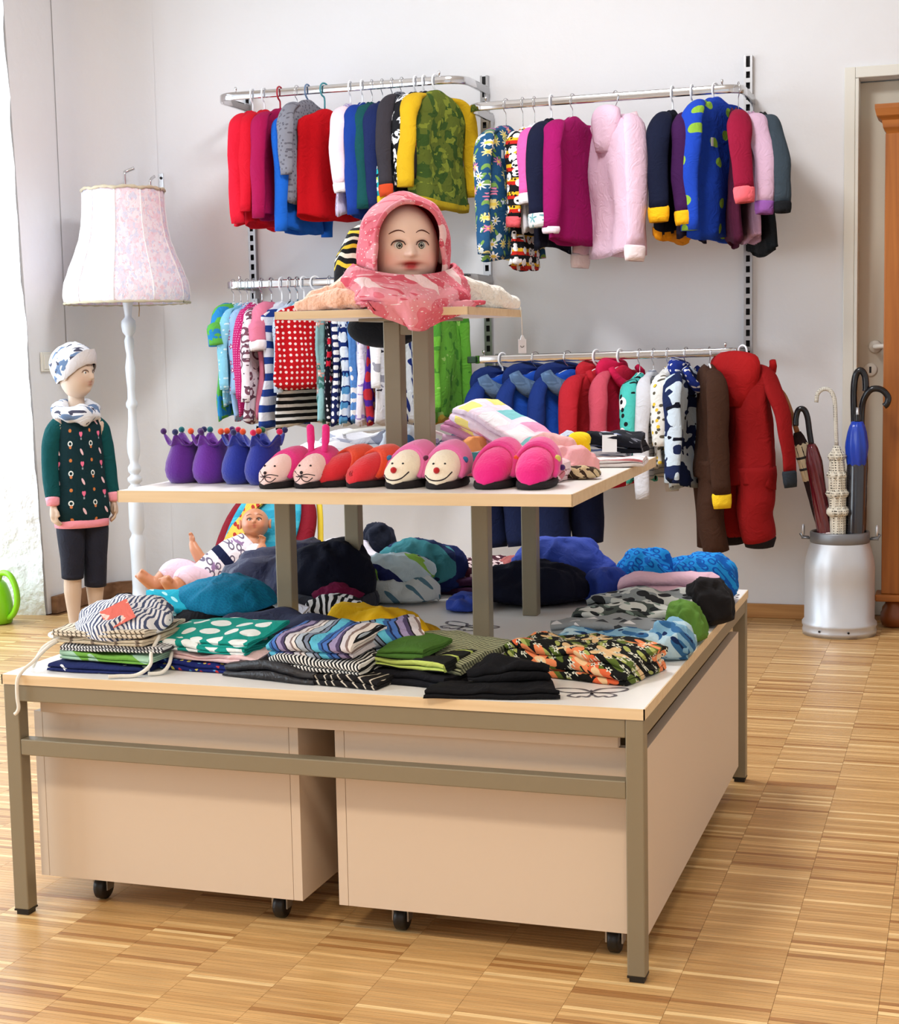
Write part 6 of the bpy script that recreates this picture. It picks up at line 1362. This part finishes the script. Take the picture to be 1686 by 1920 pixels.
for s in (-1, 1):
    P = smoothpath([(s*.078, 0, .808), (s*.104, .004, .775), (s*.118, .006, .72), (s*.127, .0, .65), (s*.131, -.016, .565), (s*.133, -.024, .535)], 6); m = len(P)
    v, f = tube(P, lerp_list([.034, .040, .039, .036, .033, .030], m), 20)
    v = [(a+noise3((a, b, c), 20, 3)*.004, b+noise3((a, b, c), 20, 8)*.004, c) for a, b, c in v]
    sl = mk('sleeve', v, f, slm, mq)
    e = P[-1]; mk('cuff', *tube([e+Vector((0, 0, .004)), e+Vector((0, -.002, -.006)), e+Vector((0, -.006, -.026)), e+Vector((0, -.006, -.028))], [.029, .0285, .0265, .02], 18), cl(244, 160, 174), sl)
    kz = .225 if s < 0 else .185
    P = smoothpath([(s*.046, 0, .47), (s*.052, -.006, .40), (s*.051, -.005, .30), (s*.050, .004, kz)], 6)
    mk('legging', *tube(P, lerp_list([.062, .060, .050, .046], len(P)), 20), plain('navy_leggings', rgb(14, 18, 38), .85, CLOTH_BUMP, .1, 10), mq)
greyprint = pat('white_grey_leaf_print', rgb(224, 226, 232), [('blob', 20, .55, rgb(104, 126, 158)), ('blob', 34, .62, rgb(74, 74, 92))], 'xz')
# slouchy beanie
bn = empty('beanie', (0, -.012, .995), radians(30)); bn.parent = mq
rg = []
for i in range(15):
    q = i/14; el = -.10+1.62*q
    rg.append([((.072+.010*sin(pi*q))*cos(el)**.8*cos(a)*1.02+0, (.086+.022*sin(pi*q))*cos(el)**.8*sin(a)+.028*sin(pi*q*.8)*1.2, .012+.105*sin(el)-.040*(1+sin(a))*.5*(1-q)+noise3((cos(a), sin(a), q*2), 3, 5)*.006+.045*(1-q)*max(0, -sin(a))*.8) for a in [2*pi*j/36 for j in range(36)]])
mk('crown', *loft(rg, (False, True)), greyprint, bn)
mk('band', *loft([[(x*k, y*k, z+dz) for x, y, z in rg[0]] for k, dz in ((1.0, .0), (1.03, .003), (1.05, .02), (1.04, .045), (1.0, .055))], (False, False)), cl(206, 200, 200), bn)
# loop scarf
rg = []
for i in range(49):
    a = 2*pi*i/48; c = Vector((.068*cos(a), .060*sin(a)-.004, .853+.012*sin(a))); r = .029+.005*sin(3*a)+.003*sin(7*a)
    o_ = Vector((cos(a), sin(a), 0)); rg.append([tuple(c+o_*(r*1.25*cos(b)+.004*sin(3*b+a*4))+Vector((0, 0, 1))*(r*1.15*sin(b)+.004*cos(2*b+a*5))) for b in [2*pi*j/16 for j in range(16)]])
mk('scarf', *loft(rg, (False, False)), greyprint, mq)
# stand
stn = mk('stand_rod', *tube(smoothpath([(-.02, .11, .02), (-.025, .10, .10), (-.035, .07, .20), (-.045, .03, .235)], 5), .005, 8), M['wpaint'], mq)
mk('stand_base', *lathe([(.0, 0), (.15, 0), (.15, .006), (.0, .008)], 36, (0, .03, 0), (False, False)), M['wpaint'], mq)

# ---- baby bouncer with doll on the floor behind the table
O_ = Vector((-1.775, 2.25, 0))
bo = empty('baby_bouncer', tuple(O_), radians(-14), 'baby bouncer seat with teal giraffe print and maroon sides behind the table', 'bouncer')
def panel(name, rx, rz_, th, mat, parent, tiltx, loc, n=40, p=2.3):
    q = Matrix.Translation(loc) @ Matrix.Rotation(tiltx, 4, 'X')
    rg = [[(rx*k*math.copysign(abs(cos(a))**(2/p), cos(a)), yy, rz_*k*math.copysign(abs(sin(a))**(2/p), sin(a))) for a in [2*pi*j/n for j in range(n)]] for k, yy in ((.0, -th*.7), (.5, -th*.72), (.88, -th*.9), (.97, -th*.9), (1, 0), (.97, th), (.5, th), (0, th))]
    return mk(name, *xf(loft(rg, (False, False)), q), mat, parent)
sea = pat('teal_wave_cloth', rgb(44, 150, 178), [('stripe', .05, [(0, rgb(44, 150, 178)), (.55, rgb(66, 168, 192))], 'v')], 'xz', warp=.03)
bp = panel('back_pad', .195, .235, .02, cl(128, 20, 36), bo, radians(-32), (0, .05, .42))
ip = panel('printed_panel', .15, .225, .008, sea, bo, radians(-32), (.0, .028, .432))
gir = pat('giraffe_yellow_spots', rgb(236, 186, 78), [('dot', 34, .28, rgb(170, 50, 40), .7)], 'xz')
q = Matrix.Translation((0, .0175, .44)) @ Matrix.Rotation(radians(-32), 4, 'X')
def flatpoly(name, pts, mat, off=0.0, parent=None):
    P = smoothpath([(x, 0, z) for x, z in pts]+[(pts[0][0], 0, pts[0][1])], 4)[:-1]
    vs = [tuple(q @ Vector((p.x, -.006-off, p.z))) for p in P]+[tuple(q @ Vector((p.x, -.001, p.z))) for p in P]; n = len(P)
    return mk(name, vs, [tuple(range(n))]+[(i, (i+1) % n, n+(i+1) % n, n+i) for i in range(n)], mat, parent or bo, False)
flatpoly('giraffe_print', [(-.135, -.04), (-.07, -.05), (-.05, .03), (-.05, .09), (-.03, .115), (-.01, .145), (-.03, .195), (-.07, .18), (-.085, .14), (-.095, .08), (-.12, .03)], gir, .004)
flatpoly('cloud_print', [(.03, .15), (.055, .14), (.065, .17), (.05, .195), (.03, .185)], cl(206, 224, 234), .004)
flatpoly('leaf_print', [(.085, .185), (.12, .18), (.13, .20), (.11, .215)], cl(130, 200, 130), .004)
panel('seat_pad', .18, .20, .02, cl(128, 20, 36), bo, radians(-72), (0, -.17, .215))
fr = plain('yellow_plastic_tube', rgb(238, 214, 60), .35, None, 0)
mk('frame_tube', *tube(smoothpath([(-.21, .20, .012), (-.215, -.05, .012), (-.215, -.30, .02), (-.21, -.40, .14), (-.10, -.42, .20), (.10, -.42, .20), (.21, -.40, .14), (.215, -.30, .02), (.215, -.05, .012), (.21, .20, .012), (0, .24, .012), (-.21, .20, .012)], 6), .012, 10), fr, bo)
mk('back_support', *tube(smoothpath([(-.19, .19, .02), (-.19, .12, .30), (-.15, .16, .58), (0, .19, .64), (.15, .16, .58), (.19, .12, .30), (.19, .19, .02)], 6), .010, 10), fr, bo)
ds = rgb(204, 140, 104)
dm = plain('tan_vinyl_doll_skin', ds, .42, None, .03, 8)
doll = empty('baby_doll', tuple(O_), 0, 'tan vinyl baby doll in white print romper lying in the bouncer', 'doll')
parts = [limb([(.0, -.035, .415), (-.035, -.06, .385), (-.09, -.10, .34), (-.135, -.125, .305)], [.045, .06, .062, .052], 18), limb([(.005, -.02, .43), (.01, -.01, .46)], [.026, .028], 12)]
parts.append(limb([(-.055, -.045, .415), (-.10, -.075, .385), (-.135, -.11, .375), (-.16, -.115, .41), (-.172, -.11, .43)], [.026, .025, .021, .018, .014], 12))
parts += hand((-.173, -.11, .432), (-.12, .0, 1), (1, -.5, 0), .045, .5, (.2, -1, 0))
parts.append(limb([(.045, -.085, .40), (.075, -.13, .385), (.09, -.15, .40), (.095, -.14, .43)], [.026, .024, .021, .015], 12))
parts += hand((.096, -.139, .432), (.1, .0, 1), (-1, -.5, 0), .045, .5, (-.2, -1, 0))
for (hip, kn, an, toe) in (((-.155, -.10, .31), (-.215, -.155, .345), (-.27, -.20, .30), (-.30, -.225, .335)), ((-.11, -.15, .30), (-.13, -.23, .335), (-.155, -.28, .30), (-.165, -.31, .335))):
    parts.append(limb([hip, kn, an], [.042, .037, .024], 14)); parts.append(limb([an, tuple((Vector(an)+Vector(toe))/2), toe], [.024, .022, .02], 12))
    d = (Vector(toe)-Vector(an)).normalized(); sd = d.cross(Vector((0, 1, .3))).normalized()
    for i in range(5): b = Vector(toe)+sd*(i-2)*.0085; parts.append(limb([tuple(b), tuple(b+d*.016)], [.0062 if i else .008, .005 if i else .007], 8))
fuse('body', parts, dm, doll, .0035, 2)
fd = [(0, .55, .6, .35, .004), (.5, -.40, .3, .25, .006), (-.5, -.40, .3, .25, .006), (0, -.12, .09, .12, .007), (0, -.18, .1, .07, .004), (.33, .02, .14, .10, -.005), (-.33, .02, .14, .10, -.005), (0, -.38, .12, .05, .004), (0, -.5, .1, .05, .004), (0, -.437, .09, .03, -.004), (0, -.8, .22, .17, .005)]
build_head(doll, Head(.054, .058, .058, fd), ds, rgb(196, 96, 80), rgb(214, 130, 100), head_mat('doll_face', .4), plain('eye_dark', rgb(50, 34, 30), .1, None, 0), (.012, -.012, .492), radians(22), rgb(150, 96, 70), es=.0085, tilt=radians(-22), eel=.0, lipw=.13, scale=.86)
romp = pat('white_animal_outline_print', rgb(234, 228, 236), [('blob', 26, .62, rgb(150, 120, 160)), ('ring', 26, .25, rgb(110, 100, 120), .9)], 'xz')
pts = smoothpath([(.004, -.03, .428), (-.035, -.06, .388), (-.09, -.10, .34), (-.135, -.125, .303)], 6)
mk('romper', *tube(pts, lerp_list([.045, .068, .070, .062], len(pts)), 22), romp, doll)
mk('belt', *tube([pts[8], pts[9], pts[10]], [.0695, .0715, .0695], 22, caps=(False, False)), cl(18, 26, 60), doll)
for (hip, kn, e) in (((-.15, -.10, .31), (-.212, -.153, .343), (-.243, -.178, .322)), ((-.11, -.15, .30), (-.13, -.228, .333), (-.143, -.255, .318))):
    P = smoothpath([hip, kn, e], 6); mk('romper_leg', *tube(P, lerp_list([.050, .044, .036], len(P)), 16), cl(236, 206, 222), doll)
for (sh, e) in (((-.05, -.045, .415), (-.095, -.072, .388)), ((.04, -.08, .402), (.07, -.122, .387))):
    mk('romper_sleeve', *tube([sh, tuple((Vector(sh)+Vector(e))/2), e], [.034, .034, .031], 14), romp, doll)
